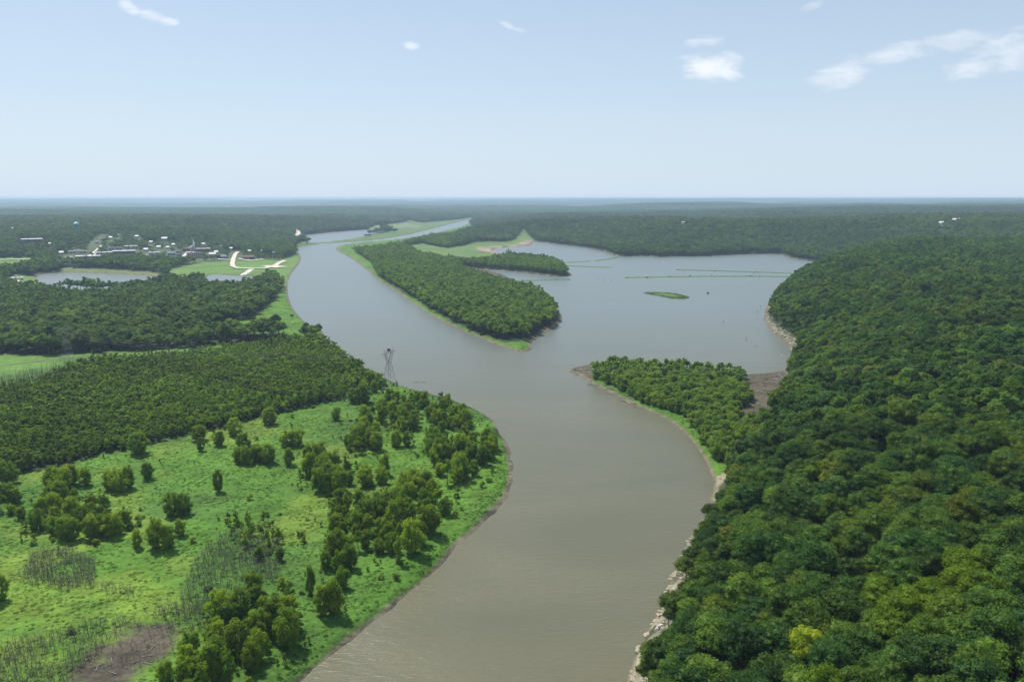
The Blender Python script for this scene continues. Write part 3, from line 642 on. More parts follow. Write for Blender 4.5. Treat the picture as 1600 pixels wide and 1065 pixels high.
vis = (px_ > -10) & (px_ < 1610) & (py_ < 1085) & (py_ > 300)
order = np.argsort(np.where(vis, slant/sc, 1e9))[:300]; ind = np.zeros(n, bool); ind[order] = True
for i in order:
    tt = tint[i]; r_, g_ = tt[0], tt[1]
    hz1 = 'left' if px_[i] < 1180 else ('centre' if px_[i] < 1400 else 'right')
    hz2 = 'bottom' if py_[i] > 980 else ('lower' if py_[i] > 860 else 'middle')
    big = 'large' if sc[i] > 1.02 else ('small' if sc[i] < .8 else 'mid sized')
    if r_ > .2: lb = 'small bright lime yellow tree standing out from the dark canopy of the right hill'
    else:
        tone = 'yellow green' if r_/g_ > .6 else ('blue green' if tt[2]/g_ > .42 else ('dark green' if g_ < .10 else 'fresh green'))
        wh = 'low on the rocky bank by the river' if sdv[i] < 12 else f'in the {hz2} {hz1} of the hillside canopy'
        lb = f'{big} {tone} broadleaf tree {wh}'
    single_tree('broadleaf_tree', 'oak', x[i], y[i], z[i], (sc[i], sz[i]), tt, lb, 'tree', 'broadleaf trees in the canopy of the right hillside', GR)
def scatter_trees(name, kind, x, y, z, sx, sz, tint, slant, cuts, g, label):
    """split by distance into levels of detail; still one object"""
    d = STY[kind]['far']; meshes = []; off = []
    for L in d: off.append(len(meshes)); meshes += L
    lev = np.zeros(len(x), int)
    for c in cuts: lev += (slant > c)
    lev = np.minimum(lev, len(d)-1)
    idx = np.array([off[l] for l in range(len(d))])[lev] + (g.integers(0, 1000, len(x)) % np.array([len(L) for L in d])[lev])
    rot = np.stack([g.uniform(-.08, .08, len(x)), g.uniform(-.08, .08, len(x)), g.uniform(0, 6.28, len(x))], 1)
    o = gn_scatter(name, np.stack([x, y, z], 1), meshes, idx, rot, np.stack([sx, sx, sz], 1), tint); tag(o, label, 'forest'); print(name, len(x)); return o
k = ~ind
scatter_trees('hillside_forest', 'oak', x[k], y[k], z[k], sc[k], sz[k], tint[k], slant[k], (330, 750), g, 'dense dark green broadleaf forest covering the hill on the right')

# --- the young thicket on the left
x, y = grid_pts(-560, 0, 180, 720, 3.0, 211); m = incone(x, y) & inside(THICKET, x, y); x, y = x[m], y[m]; sdv = water_sd(x, y); m = sdv > 6; x, y, sdv = x[m], y[m], sdv[m]
m = ~(np.hypot(x+58, y-455) < 0); z = height(x, y, sdv); g = np.random.default_rng(4); n = len(x)
m = g.uniform(0, 1, n) < .90 + .2*fbm(x/12, y/12, 145, 2); x, y, z, sdv = x[m], y[m], z[m], sdv[m]; n = len(x)
hh = (.50+.75*fbm(x/32, y/32, 141, 3)+.3*(g.uniform(0, 1, n) < .06)); sc = hh*g.uniform(.9, 1.8, n); sz = hh*g.uniform(.85, 1.12, n)
tint = willow_tint(n, g)*np.array([[.84, .90, 1.0]])*(.62+.66*fbm(x/30, y/30, 143, 3))[:, None]
px_, py_ = topix(x, y, z+4); slant = np.sqrt(x*x+y*y+CAM_H**2); dm = dist_poly(MEADOW, x, y)
vis = (px_ > -5) & (px_ < 1605)
order = np.argsort(np.where(vis, slant + dm*1.2, 1e9))[:300]; ind = np.zeros(n, bool); ind[order] = True
for i in order:
    single_tree('young_willow', 'young', x[i], y[i], z[i], (sc[i], sz[i]), tint[i], 'slender young willow on the near edge of the dense thicket behind the meadow', 'tree', 'young willows along the near edge of the thicket', GR)
k = ~ind
scatter_trees('willow_thicket', 'young', x[k], y[k], z[k], sc[k], sz[k], tint[k], slant[k], (480,), g, 'dense thicket of young willows behind the green meadow')

# --- peninsula on the right bank: all of its trees singly
x, y = grid_pts(40, 260, 230, 560, 5.0, 221); m = inside(PENIN, x, y); x, y = x[m], y[m]; sdv = water_sd(x, y); m = (sdv > 4) & ~inside(PEN_MUD, x, y) & (sdp(RH, x, y) < 2.5); x, y, sdv = x[m], y[m], sdv[m]
z = height(x, y, sdv); g = np.random.default_rng(9); n = len(x); print('peninsula', n)
order = np.argsort(np.hypot(x, y))
sc = g.uniform(.8, 1.45, n); sz = sc*g.uniform(.68, .9, n); tint = lerp((.105,.195,.030), (.190,.290,.034), g.uniform(0, 1, n))
for i in order[:300]:
    pyx = topix(x[i], y[i], z[i])
    lb = 'willow on the narrow outer half of the peninsula' if pyx[0] < 1050 else ('willow behind the green strip where the peninsula widens' if pyx[1] > 640 else 'willow on the broad part of the peninsula near the mudflat')
    lb = ('small ' if sc[i] < 1.0 else ('large ' if sc[i] > 1.28 else 'mid sized ')) + ('yellow green ' if tint[i][0] > .148 else 'dark green ') + lb
    single_tree('peninsula_willow', 'willow', x[i], y[i], z[i], (sc[i], sz[i]), tint[i], lb, 'tree', 'willows on the peninsula between river and lake', GR)
if n > 300:
    k = order[300:]; scatter_trees('peninsula_woods', 'willow', x[k], y[k], z[k], sc[k], sz[k], tint[k], np.hypot(x[k], y[k]), (300,), g, 'remaining willows at the far end of the wooded peninsula')

# --- trees of the meadow
SINGLE = [  # px, py of the foot, crown width px, height px, label
 (219,708,30,36,'dark round tree standing just in front of the thicket edge'),(314,704,13,20,'small narrow tree below the thicket corner, left of two'),(342,696,18,23,'pale small tree right of the narrow one below the thicket'),
 (310,687,24,26,'dark bushy tree touching the thicket edge above the two small ones'),(367,680,24,27,'bushy tree at the thicket edge beside the open meadow'),(232,747,19,27,'lone slim tree with a shadow at its foot in the open meadow'),
 (380,700,22,25,'upper tree of the small clump in the middle of the meadow'),(374,723,20,26,'front left tree of the small clump in the middle of the meadow'),(386,724,20,28,'front middle tree of the small clump in the middle of the meadow'),(399,720,20,26,'right tree of the small clump in the middle of the meadow'),
 (172,764,22,30,'left stem of the wide spreading clump left of the slim tree'),(186,766,26,34,'middle tree of the wide spreading clump left of the slim tree'),(201,761,20,32,'right stem of the wide spreading clump left of the slim tree'),(133,757,20,25,'small yellow green tree between two wide clumps'),
 (82,764,26,32,'dark tree on the left of the clump below the thicket corner'),(97,768,30,40,'tall tree in the clump below the thicket corner'),(112,756,22,30,'back tree of the clump below the thicket corner'),
 (11,755,26,34,'dark tree by the left edge of the picture below the thicket'),(10,778,26,22,'low yellow green tree by the left edge of the picture'),(341,768,16,34,'tall thin tree alone in the lower meadow'),
 (270,805,26,36,'left half of the wide tree pair in the mid meadow'),(287,803,22,34,'right half of the wide tree pair in the mid meadow'),(214,854,16,25,'small dark upright tree left of the bushy group'),(243,855,26,40,'left tree of the bushy group of three in the mid meadow'),(262,857,24,36,'middle tree of the bushy group of three in the mid meadow'),(283,836,17,24,'right small tree of the bushy group in the mid meadow'),
 (526,656,15,23,'small pointed tree alone on the smooth part of the meadow'),(452,696,24,28,'left half of the round double tree in open meadow'),(466,695,22,27,'right half of the round double tree in open meadow'),(421,663,25,28,'tree standing off the thicket below its right part'),
 (405,720,20,28,'left tree of the short row in the upper meadow'),(420,723,24,30,'middle tree of the short row in the upper meadow'),(452,726,16,28,'slim tree at the right end of the short row'),(484,722,20,30,'left tree of the pair right of the short row'),(500,721,24,32,'right tree of the pair right of the short row'),
 (601,741,16,34,'tall dark tree alone between the clumps of the bend'),(619,697,20,28,'left of two round trees in the clearing of the bend'),(637,697,17,24,'right of two round trees in the clearing of the bend'),(554,628,22,26,'dark tree in front of the pylon thicket, left of two'),(570,628,24,30,'dark tree in front of the pylon thicket, right of two'),
 (696,804,22,27,'round tree by the outer slope above the river bend'),(532,893,22,36,'pointed tree with a shadow near the lower clearing'),(486,928,15,46,'tall narrow dark tree on its own in the lower meadow'),(503,960,24,44,'left tree of the wide clump near the lower river bank'),(522,958,30,52,'right tree of the wide clump near the lower river bank'),(535,918,22,32,'olive tree behind the wide clump near the lower bank'),
 (405,873,13,20,'little yellow green tree among the dead saplings'),(438,875,13,22,'little round tree right of the dead saplings'),(0,938,22,40,'tree cut by the left edge beside the yellow meadow')]
g = np.random.default_rng(12)
for px, py, wp, hp, lb in SINGLE:
    ax, ay, az_ = at(px, py); mp = mpx(ax, ay); W_ = wp*mp/5.6; H_ = hp*mp/8.4/math.cos(math.atan2(CAM_H, math.hypot(ax, ay)))
    H_ = max(H_, .5)
    single_tree('meadow_tree', 'willow', ax, ay, az_, (W_, H_), willow_tint(1, g)[0]*.95, lb, 'tree', 'trees standing in the left meadow', GR)
CLUMPS = [ # polygon of the feet, spacing m, size, where
 ([(60,792),(95,776),(150,788),(198,816),(200,838),(150,850),(100,850),(50,843)],4.3,1.0,'the big left clump'),
 ([(-30,775),(25,782),(36,812),(0,820),(-40,820)],4.2,1.0,'the left edge clump'),
 ([(352,820),(440,812),(445,866),(362,852)],3.6,.62,'the thin stand'),
 ([(250,1062),(330,990),(352,930),(420,915),(468,952),(476,1010),(440,1038),(380,1062),(330,1100),(240,1112)],4.6,1.1,'the bottom edge clump'),
 ([(483,738),(545,725),(556,760),(530,776),(488,766)],4.6,1.1,'the clump left of the bend'),
 ([(540,692),(590,680),(600,700),(560,712)],4.6,1.1,'the clump left of the clearing'),
 ([(560,655),(600,640),(660,645),(665,670),(610,680),(565,676)],5.0,1.0,'the clump at the back of the bend'),
 ([(588,630),(640,622),(700,632),(704,645),(640,641)],5.0,.95,'the row behind the bend'),
 ([(664,655),(725,650),(735,672),(680,678)],4.8,1.1,'the clump near the tip of the bend'),
 ([(664,697),(700,685),(765,685),(775,705),(742,757),(690,757),(665,727)],4.9,1.2,'the largest clump on the bend'),
 ([(610,767),(650,750),(690,765),(700,798),(640,802),(612,792)],4.7,1.15,'the clump below mid bend'),
 ([(560,752),(600,745),(602,767),(565,768)],4.4,1.0,'the little clump mid bend'),
 ([(500,806),(600,785),(640,805),(680,820),(667,858),(612,886),(575,872),(500,832)],4.9,1.25,'the wide clump above the river slope'),
 ([(495,862),(560,850),(567,886),(510,892)],4.6,1.1,'the clump left of the river slope'),
 ([(556,604),(575,596),(626,606),(600,616),(566,614)],4.6,.95,'the clump around the steel pylon')]
seen = []
for ci_, (pl, sp, s0, where) in enumerate(CLUMPS):
    pp = P(*pl, z=2.2); x0, y0 = pp.min(0); x1, y1 = pp.max(0); x, y = grid_pts(x0, x1, y0, y1, sp*1.24, 300+ci_); m = inside(pp, x, y) & (g.uniform(0, 1, len(x)) < .86); x, y = x[m], y[m]
    sdv = water_sd(x, y); m = sdv > 5; x, y, sdv = x[m], y[m], sdv[m]
    z = height(x, y, sdv); ti = willow_tint(len(x), g)
    for i in range(len(x)):
        s = s0*g.uniform(.55, 1.2); k = 'young' if (where.startswith('the thin') or g.random() < .22) else 'willow'
        if k == 'young': s *= 1.15
        if where.startswith('the clump around') and abs(x[i]-at(608,607)[0]) < 3: continue
        tone = 'yellow green' if ti[i][0] > .11 else 'dark green'
        szw = 'small' if s < .85*s0 else ('large' if s > 1.12*s0 else 'medium'); pq = topix(x[i], y[i], z[i]); cq = np.mean(np.array(pl), 0); dq = (pq[0]-cq[0], (pq[1]-cq[1])*1.6)
        side = ('left' if dq[0] < 0 else 'right') if abs(dq[0]) > abs(dq[1]) else ('front' if dq[1] > 0 else 'back')
        single_tree('meadow_tree', k, x[i], y[i], z[i], (s, s*g.uniform(.85, 1.1)), ti[i], f'{szw} {tone} tree at the {side} of {where}', 'tree', 'trees standing in the left meadow', GR)
        seen.append((x[i], y[i]))
print('meadow trees', len(seen)+len(SINGLE))
shore_single = [(431,512,16,22,'dark round tree alone on the shore meadow, right of two'),(417,509,9,11,'small bush left of the round tree on the shore meadow'),(456,497,6,6,'tiny bush near the shore on the shore meadow'),
 (340,407,9,8,'lone round tree on the park lawn left of the gravel road'),(330,408,12,10,'tree at the edge of the park lawn by the houses'),(572,371,7,5,'dark tree clump on the levee, left one'),(577,370.5,8,5,'dark tree on the levee, second from left'),(607,364,10,8,'dark round tree on the levee'),(616,364,12,7,'wide tree on the levee beside the dark round tree'),(470,381,10,9,'tree at the river end of the park'),(480,380.5,14,9,'wide tree where the levee starts')]
for px, py, wp, hp, lb in shore_single:
    ax, ay, az_ = at(px, py); mp = mpx(ax, ay)
    single_tree('shore_tree', 'oak', ax, ay, az_, (wp*mp/7.4, hp*mp/9.8), oak_tint(np.array([ax]), np.array([ay]), 1, g)[0]*.8, lb, 'tree', None, GR)

# --- middle distance and far woods
def town_free(x, y):
    ok = np.ones(len(x), bool)
    for bx, by, w_, dp in BSPOTS:
        L = math.hypot(bx, by); ex, ey = bx/L, by/L; s_ = np.abs((x-bx)*ey - (y-by)*ex); t_ = (x-bx)*ex + (y-by)*ey
        ok &= ~((s_ < w_/2+4) & (t_ > -(30+.045*L)) & (t_ < dp+5))
    return ok
def in_street(x, y):
    r = np.zeros(len(x), bool)
    for p in ([(282,407),(292,400),(299,393)], [(140,402),(152,393),(163,383)], [(340,405.5),(366,406)], [(372,392),(366,404),(363,418)], [(457,357),(466,362),(467,365),(460,371)], [(462,366),(466,372)]): r |= dist_poly(P(*p, z=6), x, y, False) < 12
    return r
def woods(name, x, y, dmin, spacing_scale, label, seed, kind='oak', cuts=(330, 800), tintf=None, s0=1.0, clear_extra=None):
    g = np.random.default_rng(seed)
    sdv = water_sd(x, y); D = np.hypot(x, y)
    tw_ = inside(TOWN, x, y); keep = (sdv > 4+D*.002) & (sdp(RH, x, y) < 0) & (~clear_mask(x, y) | (tw_ & (g.uniform(0, 1, len(x)) < .62))) & town_free(x, y) & ~in_street(x, y); x, y, sdv, D = x[keep], y[keep], sdv[keep], D[keep]
    z = height(x, y, sdv); n = len(x)
    s = s0*g.uniform(.62, 1.5, n)*spacing_scale(x, y, D)*(.85+.3*fbm(x/70, y/70, 151, 2)); sz = (.5*s + .5*s0)*g.uniform(.8, 1.2, n); sz = np.minimum(sz, 2.0)
    if clear_extra is not None: s, sz = clear_extra(x, y, s, sz)
    tn = inside(TOWN, x, y); s = np.where(tn, s*.75, s); sz = np.where(tn, sz*.6, sz)
    t_ = (tintf or floor_tint)(x, y, n, g)
    return scatter_trees(name, kind, x, y, z, s, sz, t_, D, cuts, g, label)
# left middle wood
x, y = grid_pts(-1000, -60, 480, 1300, 7.4, 401); m = incone(x, y) & (np.hypot(x, y) < 1250) & ~inside(THICKET, x, y) & (y > 300) & inside(P((-300,640),(0,600),(500,535),(500,500),(470,395),(300,412),(-300,412),z=2), x, y)
woods('left_woods', x[m], y[m], 0, lambda x, y, D: .8+.95*fbm(x/55, y/55, 157, 3), 'dark mixed woods between the field strip and the oxbow on the left', 41)
# trees in front of the town
# wooded neck between river and lake
NECK = P((525,384),(735,350),(760,352),(700,385),(760,405),(880,412),(896,432),(850,433),(760,421),(716,418),(770,441),(860,465),(884,500),(828,550),(790,546),(750,530),(700,512),(667,492),(632,470),(600,447),(582,432),(560,412),(530,393), z=1)
x, y = grid_pts(-700, 250, 640, 3400, 6.0, 403); m = inside(NECK, x, y) & (np.hypot(x, y) < 2300)
woods('neck_woods', x[m], y[m], 0, lambda x, y, D: 1.0+0*D, 'strip of green woods on the neck of land between river and lake', 42, tintf=lambda x, y, n, g: lerp((.070,.145,.024), (.165,.255,.034), g.uniform(0, 1, n)))
# everything beyond, spacing grows with distance
xs = []; ys = []
rings = [(1150, 1700, 7.2), (1700, 2400, 8.6), (2400, 3300, 10.5), (3300, 4600, 14), (4600, 6300, 20), (6300, 8200, 28)]
for a, b, sp in rings:
    x, y = grid_pts(-b*.72, b*.72, a*.7, b, sp, int(sp*10)); D = np.hypot(x, y); m = (D >= a) & (D < b) & incone(x, y); xs.append(x[m]); ys.append(y[m])
x = np.concatenate(xs); y = np.concatenate(ys)
m = ~(inside(NECK, x, y) & (np.hypot(x, y) < 2300)) & ~((x < -60) & (np.hypot(x, y) < 1250) & inside(P((-300,640),(0,600),(500,535),(500,500),(470,395),(300,412),(-300,412),z=2), x, y)); x, y = x[m], y[m]
def far_scale(x, y, D):
    s = np.full(len(x), 1.2)
    for a, b, sp in rings: s = np.where((D >= a) & (D < b), sp*.165, s)
    return s
woods('far_forest', x, y, 0, far_scale, 'broad forest that covers the country behind town and lake to the horizon', 43, cuts=(300, 1000), tintf=lambda x, y, n, g: floor_tint(x, y, n, g)*((.75+.4*fbm(x/500, y/500, 153, 3))*(1-.18*sstep(np.hypot(x, y), 1500, 3000)))[:, None])

# ------------------------------------------------------------------ ground cover of the meadow
def tuft(seed, r=.9, h=.6, n=34, ls=.34):
    g = np.random.default_rng(seed); d = g.normal(size=(n, 3)); d[:, 2] = np.abs(d[:, 2]); d /= np.linalg.norm(d, axis=1)[:, None]
    pos = d*np.array([r, r, h])*g.uniform(.5, 1.0, (n, 1)); nrm = d + g.normal(size=(n, 3))*.4 + np.array([0, 0, .5]); nrm /= np.linalg.norm(nrm, axis=1)[:, None]
    a = np.cross(nrm, g.normal(size=(n, 3))); a /= np.linalg.norm(a, axis=1)[:, None]; b = np.cross(nrm, a); s = ls*g.uniform(.5, 1.2, (n, 1))
    q4 = np.stack([pos-a*s, pos-b*s*.7, pos+a*s, pos+b*s*.7], 1).reshape(-1, 3)
    return mesh_np('tuft', q4, np.arange(n*4).reshape(-1, 4), [LEAF])
tufts = [tuft(i) for i in range(5)]
x, y = grid_pts(-330, 80, 90, 480, 1.45, 501); m = incone(x, y) & (inside(MEADOW, x, y) | inside(PEN_M, x, y)); x, y = x[m], y[m]; sdv = water_sd(x, y); m = (sdv > 2.2) & ~inside(HOLLOW, x, y); x, y, sdv = x[m], y[m], sdv[m]
x2, y2 = grid_pts(-420, 260, 260, 1100, 2.2, 503); m = incone(x2, y2) & (inside(EASTM, x2, y2) | inside(SHORE_M, x2, y2) | inside(PEN_M, x2, y2)); x2, y2 = x2[m], y2[m]; s2 = water_sd(x2, y2); m = s2 > 2.5; x2, y2, s2 = x2[m], y2[m], s2[m]
x = np.concatenate([x, x2]); y = np.concatenate([y, y2]); sdv = np.concatenate([sdv, s2])
g = np.random.default_rng(15); lc = land_colour(x, y, np.maximum(sdv, 8)); n = len(x); pch = fbm(x/11, y/11, 161, 3); keep = g.uniform(0, 1, n) < .25 + 1.1*sstep(pch, .35, .6) ; x, y, sdv, lc = x[keep], y[keep], sdv[keep], lc[keep]; n = len(x)
z = height(x, y, sdv); s = g.uniform(.4, .95, n); g1 = g.uniform(.85, 1.2, (n, 1))
o = gn_scatter('ground_cover', np.stack([x, y, z-.12], 1), tufts, g.integers(0, 5, n), np.stack([0*x, 0*x, g.uniform(0, 6.28, n)], 1), np.stack([s, s, s*g.uniform(.35, .9, n)], 1), lc*g1*1.12)
tag(o, 'lush green weeds and vines covering meadow and river banks', 'ground cover'); print('tufts', n)

x, y = grid_pts(-330, 80, 90, 480, 2.6, 521); m = incone(x, y) & inside(MEADOW, x, y); x, y = x[m], y[m]; sdv = water_sd(x, y)
cl = np.zeros(len(x))
for pl, sp, s0, where in CLUMPS: cl = np.maximum(cl, sstep(sdp(P(*pl, z=2.2), x, y), -14, 2))
edge_ = sstep(-dist_poly(THICKET, x, y), -9, -1)
g = np.random.default_rng(78); pr = .003 + .20*cl + .30*edge_ + .02*sstep(fbm(x/25, y/25, 181, 3), .5, .7); m = (g.uniform(0, 1, len(x)) < pr) & (sdv > 5) & ~inside(HOLLOW, x, y); x, y, sdv = x[m], y[m], sdv[m]
z = height(x, y, sdv); n = len(x); s = g.uniform(.14, .42, n); d = STY['willow']['far'][0] + STY['young']['far'][0]
o = gn_scatter('scrub', np.stack([x, y, z-.2], 1), d, g.integers(0, len(d), n), np.stack([0*x, 0*x, g.uniform(0, 6.28, n)], 1), np.stack([s*1.25, s*1.25, s*g.uniform(.5, 1.0, n)], 1), willow_tint(n, g)*.9)
tag(o, 'low willow scrub and tall weeds between the trees of the meadow', 'scrub'); print('scrub', n)

# ------------------------------------------------------------------ dead saplings
def sapling(seed, h=4.2, twigs=13):
    g = random.Random(seed); mb = MB(); b = (g.uniform(-.9, .9), g.uniform(-.9, .9))
    mb.tube([(0,0,-.3),(b[0]*.4,b[1]*.4,h*.5),(b[0],b[1],h)], [.045,.032,.012], 4)
    for k in range(twigs):
        z = h*g.uniform(.3, .9); a = g.uniform(0, 6.28); L = g.uniform(.4, 1.1); f = z/h
        mb.tube([(b[0]*f,b[1]*f,z),(b[0]*f+math.cos(a)*L*.8,b[1]*f+math.sin(a)*L*.8,z+L*.6)], [.020,.01], 3, False)
    return mb.mesh('dead_sapling', DEADWOOD)
SAPS = [sapling(i, 3.2+.5*i) for i in range(5)]
DEADP = [([(32,905),(50,868),(110,862),(150,880),(150,918),(95,925),(60,920)],.85,'among the dense dark patch of dead saplings in the left meadow'),
         ([(150,915),(210,920),(225,935),(170,938)],1.3,'in the thin trail right of the dark patch of dead saplings'),
         ([(300,880),(345,840),(380,830),(443,835),(440,880),(430,915),(350,930),(330,965),(270,985),(240,965),(290,920)],1.15,'in the broad grey stand left of the bottom clump of trees'),
         ([(-20,1010),(110,985),(190,965),(260,960),(330,965),(335,985),(290,1000),(285,990),(190,990),(150,1030),(112,1065),(90,1110),(-60,1110)],1.1,'in the grey band of dead saplings round the mud hollow'),
         ([(180,1000),(270,990),(280,1010),(230,1050),(150,1060)],2.2,'on the bare mud of the hollow'),
         ([(-10,614),(40,604),(100,590),(140,580),(135,570),(60,585),(-10,600)],1.7,'along the grey upper edge of the thicket by the field')]
allp = []
for ci_, (pl, sp, where) in enumerate(DEADP):
    pp = P(*pl, z=2.2); x0, y0 = pp.min(0); x1, y1 = pp.max(0); x, y = grid_pts(x0, x1, y0, y1, sp, 600+ci_); m = inside(pp, x, y) & (g.uniform(0, 1, len(x)) < .30+.9*sstep(fbm(x/6, y/6, 171, 2), .3, .6)); x, y = x[m], y[m]
    z = height(x, y); big = 1.5 if ci_ == 5 else .60 + .08*(ci_ == 2)
    allp += [(x[i], y[i], z[i], big*g.uniform(.6, 1.25), where, ci_) for i in range(len(x))]
allp.sort(key=lambda p: math.hypot(p[0], p[1])/(1.0 if p[5] != 5 else 1.3))
inv = [p for p in allp if topix(p[0], p[1], p[2]+1)[1] < 1070 and topix(p[0], p[1], p[2])[0] > 0]; first = set(id(p) for p in inv[:300])
for p in inv[:300]:
    o = link('dead_sapling', SAPS[GR.randrange(5)], (p[0], p[1], p[2]), rot=(0, 0, GR.uniform(0, 6.28)), scale=(1, 1, p[3]))
    tag(o, 'bare dead sapling ' + p[4], 'dead tree', 'dead saplings in the left meadow')
rest = [p for p in allp if id(p) not in first]; r = np.array([(p[0], p[1], p[2], p[3]) for p in rest]); n = len(r); print('saplings', len(allp))
o = gn_scatter('dead_sapling_stand', r[:, :3], SAPS, g.integers(0, 5, n), np.stack([g.uniform(-.1,.1,n), g.uniform(-.1,.1,n), g.uniform(0, 6.28, n)], 1), np.stack([1+0*r[:, 3], 1+0*r[:, 3], r[:, 3]], 1), None)
tag(o, 'grey haze of many bare dead saplings standing in the weeds', 'dead trees')

# ------------------------------------------------------------------ banks of rock, driftwood, snags
def rock(seed):
    g = np.random.default_rng(seed); v, f = ICO[1]; k = 1 + g.uniform(-.28, .2, (len(v), 1)); V = v*k*np.array([1.2, .9, .6]); V[:, 2] = np.clip(V[:, 2], -.4, .42)
    return mesh_np('boulder', V, f, [ROCK])
ROCKS = [rock(i) for i in range(5)]
def along(poly, n, smin, smax, seed, sz0, sz1, group, label, mesh=None):
    g = random.Random(seed); pts = P(*poly, z=0); L = np.hypot(*(np.diff(pts, axis=0).T)); cum = np.concatenate([[0], np.cumsum(L)])
    for i in range(n):
        t = g.uniform(0, cum[-1]); k = min(int(np.searchsorted(cum, t))-1, len(L)-1); k = max(k, 0); f = (t-cum[k])/L[k]
        d = (pts[k+1]-pts[k])/L[k]; nrm = np.array([d[1], -d[0]])
        p = pts[k]+(pts[k+1]-pts[k])*f + nrm*g.uniform(smin, smax); s = g.uniform(sz0, sz1)
        zz = float(height(np.array([p[0]]), np.array([p[1]]))[0])
        o = link('boulder', ROCKS[g.randrange(5)], (p[0], p[1], max(zz, -.1)+.1*s), rot=(g.uniform(-.3,.3), g.uniform(-.3,.3), g.uniform(0, 6.28)), scale=(s*g.uniform(.8,1.5), s, s*g.uniform(.7, 1.2)))
        pq = topix(p[0], p[1], zz); st_ = 'next to the bottom edge' if pq[1] > 1010 else ('on its lower stretch' if pq[1] > 930 else ('on its middle stretch' if pq[1] > 860 else ('on its upper stretch' if pq[1] > 650 else 'by the water')))
        tag(o, ('large ' if s > sz0+.7*(sz1-sz0) else 'small ' if s < sz0+.3*(sz1-sz0) else '') + label + ' ' + st_, 'rock', group)
sh = near_shore[1:12]
along(sh[::-1], 298, -.4, 9.5, 1, .3, .95, 'limestone boulders on the near right bank', 'tan boulder on the rocky bank below the right hill')
along(hill_shore[5:][::-1], 70, -.5, 6, 2, .6, 1.5, 'limestone boulders below the hill by the lake', 'pale limestone boulder on the lake shore below the wooded hill')
def outcrop(px, py, w_, h_, seed, label):
    ax, ay, az_ = at(px, py); e = empty('limestone_outcrop', (ax, ay, az_-1)); g = random.Random(seed)
    for k in range(5):
        v, f = ICO[1]; gg = np.random.default_rng(seed*10+k); V = v*(1+gg.uniform(-.25, .2, (len(v), 1)))*np.array([w_*.4, w_*.3, h_*.32]); V[:, 2] = np.clip(V[:, 2], -h_*.3, h_*.26)
        link('rock_ledge', mesh_np('rock_ledge', V, f, [WROCK]), (g.uniform(-.3,.3)*w_, g.uniform(-.2,.2)*w_, h_*.22*k), e)
    tag(e, label, 'rock outcrop')
outcrop(1042,1056,3.2,5.0,3,'tall white limestone outcrop poking out of the trees near the bottom edge')
outcrop(1030,982,1.8,2.2,4,'small pale limestone outcrop above the boulder bank')
outcrop(1232,600,2.6,5.0,5,'pale limestone outcrop above the mudflat below the hill')
outcrop(1222,560,2.4,3.0,6,'pale limestone outcrop by the lake corner below the hill')

def log_mesh(seed, L=6):
    g = random.Random(seed); mb = MB(); mb.tube([(-L/2,0,.15),(0,g.uniform(-.3,.3),.25),(L/2,g.uniform(-.4,.4),.2)], [.2,.17,.09], 6)
    for k in range(4):
        x_ = g.uniform(-.2, .5)*L; a = g.uniform(-1.3, 1.3); l = g.uniform(.6, 1.6); mb.tube([(x_,0,.2),(x_+l*.6,math.sin(a)*l,.3+abs(math.cos(a))*l*.6)], [.06,.02], 4, False)
    return mb.mesh('log', DRIFT)
LOGS = [log_mesh(i) for i in range(5)]
def logs(pl, n, seed, label, group, ang=None, smin=.5, smax=1.3, zoff=0):
    g = random.Random(seed); pp = P(*pl, z=1); x0, y0 = pp.min(0); x1, y1 = pp.max(0); c = 0
    while c < n:
        x_, y_ = g.uniform(x0, x1), g.uniform(y0, y1)
        if not inside(pp, np.array([x_]), np.array([y_]))[0]: continue
        zz = float(height(np.array([x_]), np.array([y_]))[0]); s = g.uniform(smin, smax)
        o = link('driftwood_log', LOGS[g.randrange(5)], (x_, y_, max(zz, -.1)), rot=(0, g.uniform(-.05,.05), (ang if ang is not None else g.uniform(0, 3.14)) + g.uniform(-.4,.4)), scale=(s, s, s)); tag(o, label, 'log', group); c += 1
logs([(1160,592),(1226,585),(1222,602),(1203,617),(1205,642),(1160,654),(1180,628),(1170,608)], 46, 1, 'grey driftwood log lying on the mudflat behind the peninsula', 'driftwood logs on the mudflat')
logs([(886,577),(924,572),(924,596),(905,586)], 16, 2, 'dark fallen trunk lying across the bare tip of the peninsula', 'fallen trunks on the tip of the peninsula', ang=2.6)
logs([(924,590),(1000,628),(1000,636),(950,612),(922,598)], 26, 3, 'fallen stem on the muddy shore of the outer peninsula', 'fallen stems along the shore of the peninsula', ang=2.4)
logs([(150,1050),(230,1000),(280,990),(250,1035),(190,1064)], 14, 4, 'fallen dead stem lying on the mud hollow in the lower left', 'fallen stems in the mud hollow', smin=.25, smax=.6)
for k, (px, py, a, lb) in enumerate([(650,597,.2,'left of two thin logs drifting in the river beside the pylon'),(661,597,.1,'right of two thin logs drifting in the river beside the pylon'),(1181,541,.3,'log drifting in the lake before the rocky corner'),(502,526,.5,'driftwood stranded at the grassy point on the left bank'),(493,514,.3,'driftwood stranded just behind the grassy point on the left bank'),(458,486,.1,'short dark log sticking out from the shore meadow bank')]):
    ax, ay = (float(v) for v in flat(px, py, 0)); o = link('floating_log', LOGS[k % 5], (ax, ay, -.12), rot=(0, 0, a), scale=(.7,.9,.8)); tag(o, lb, 'log')
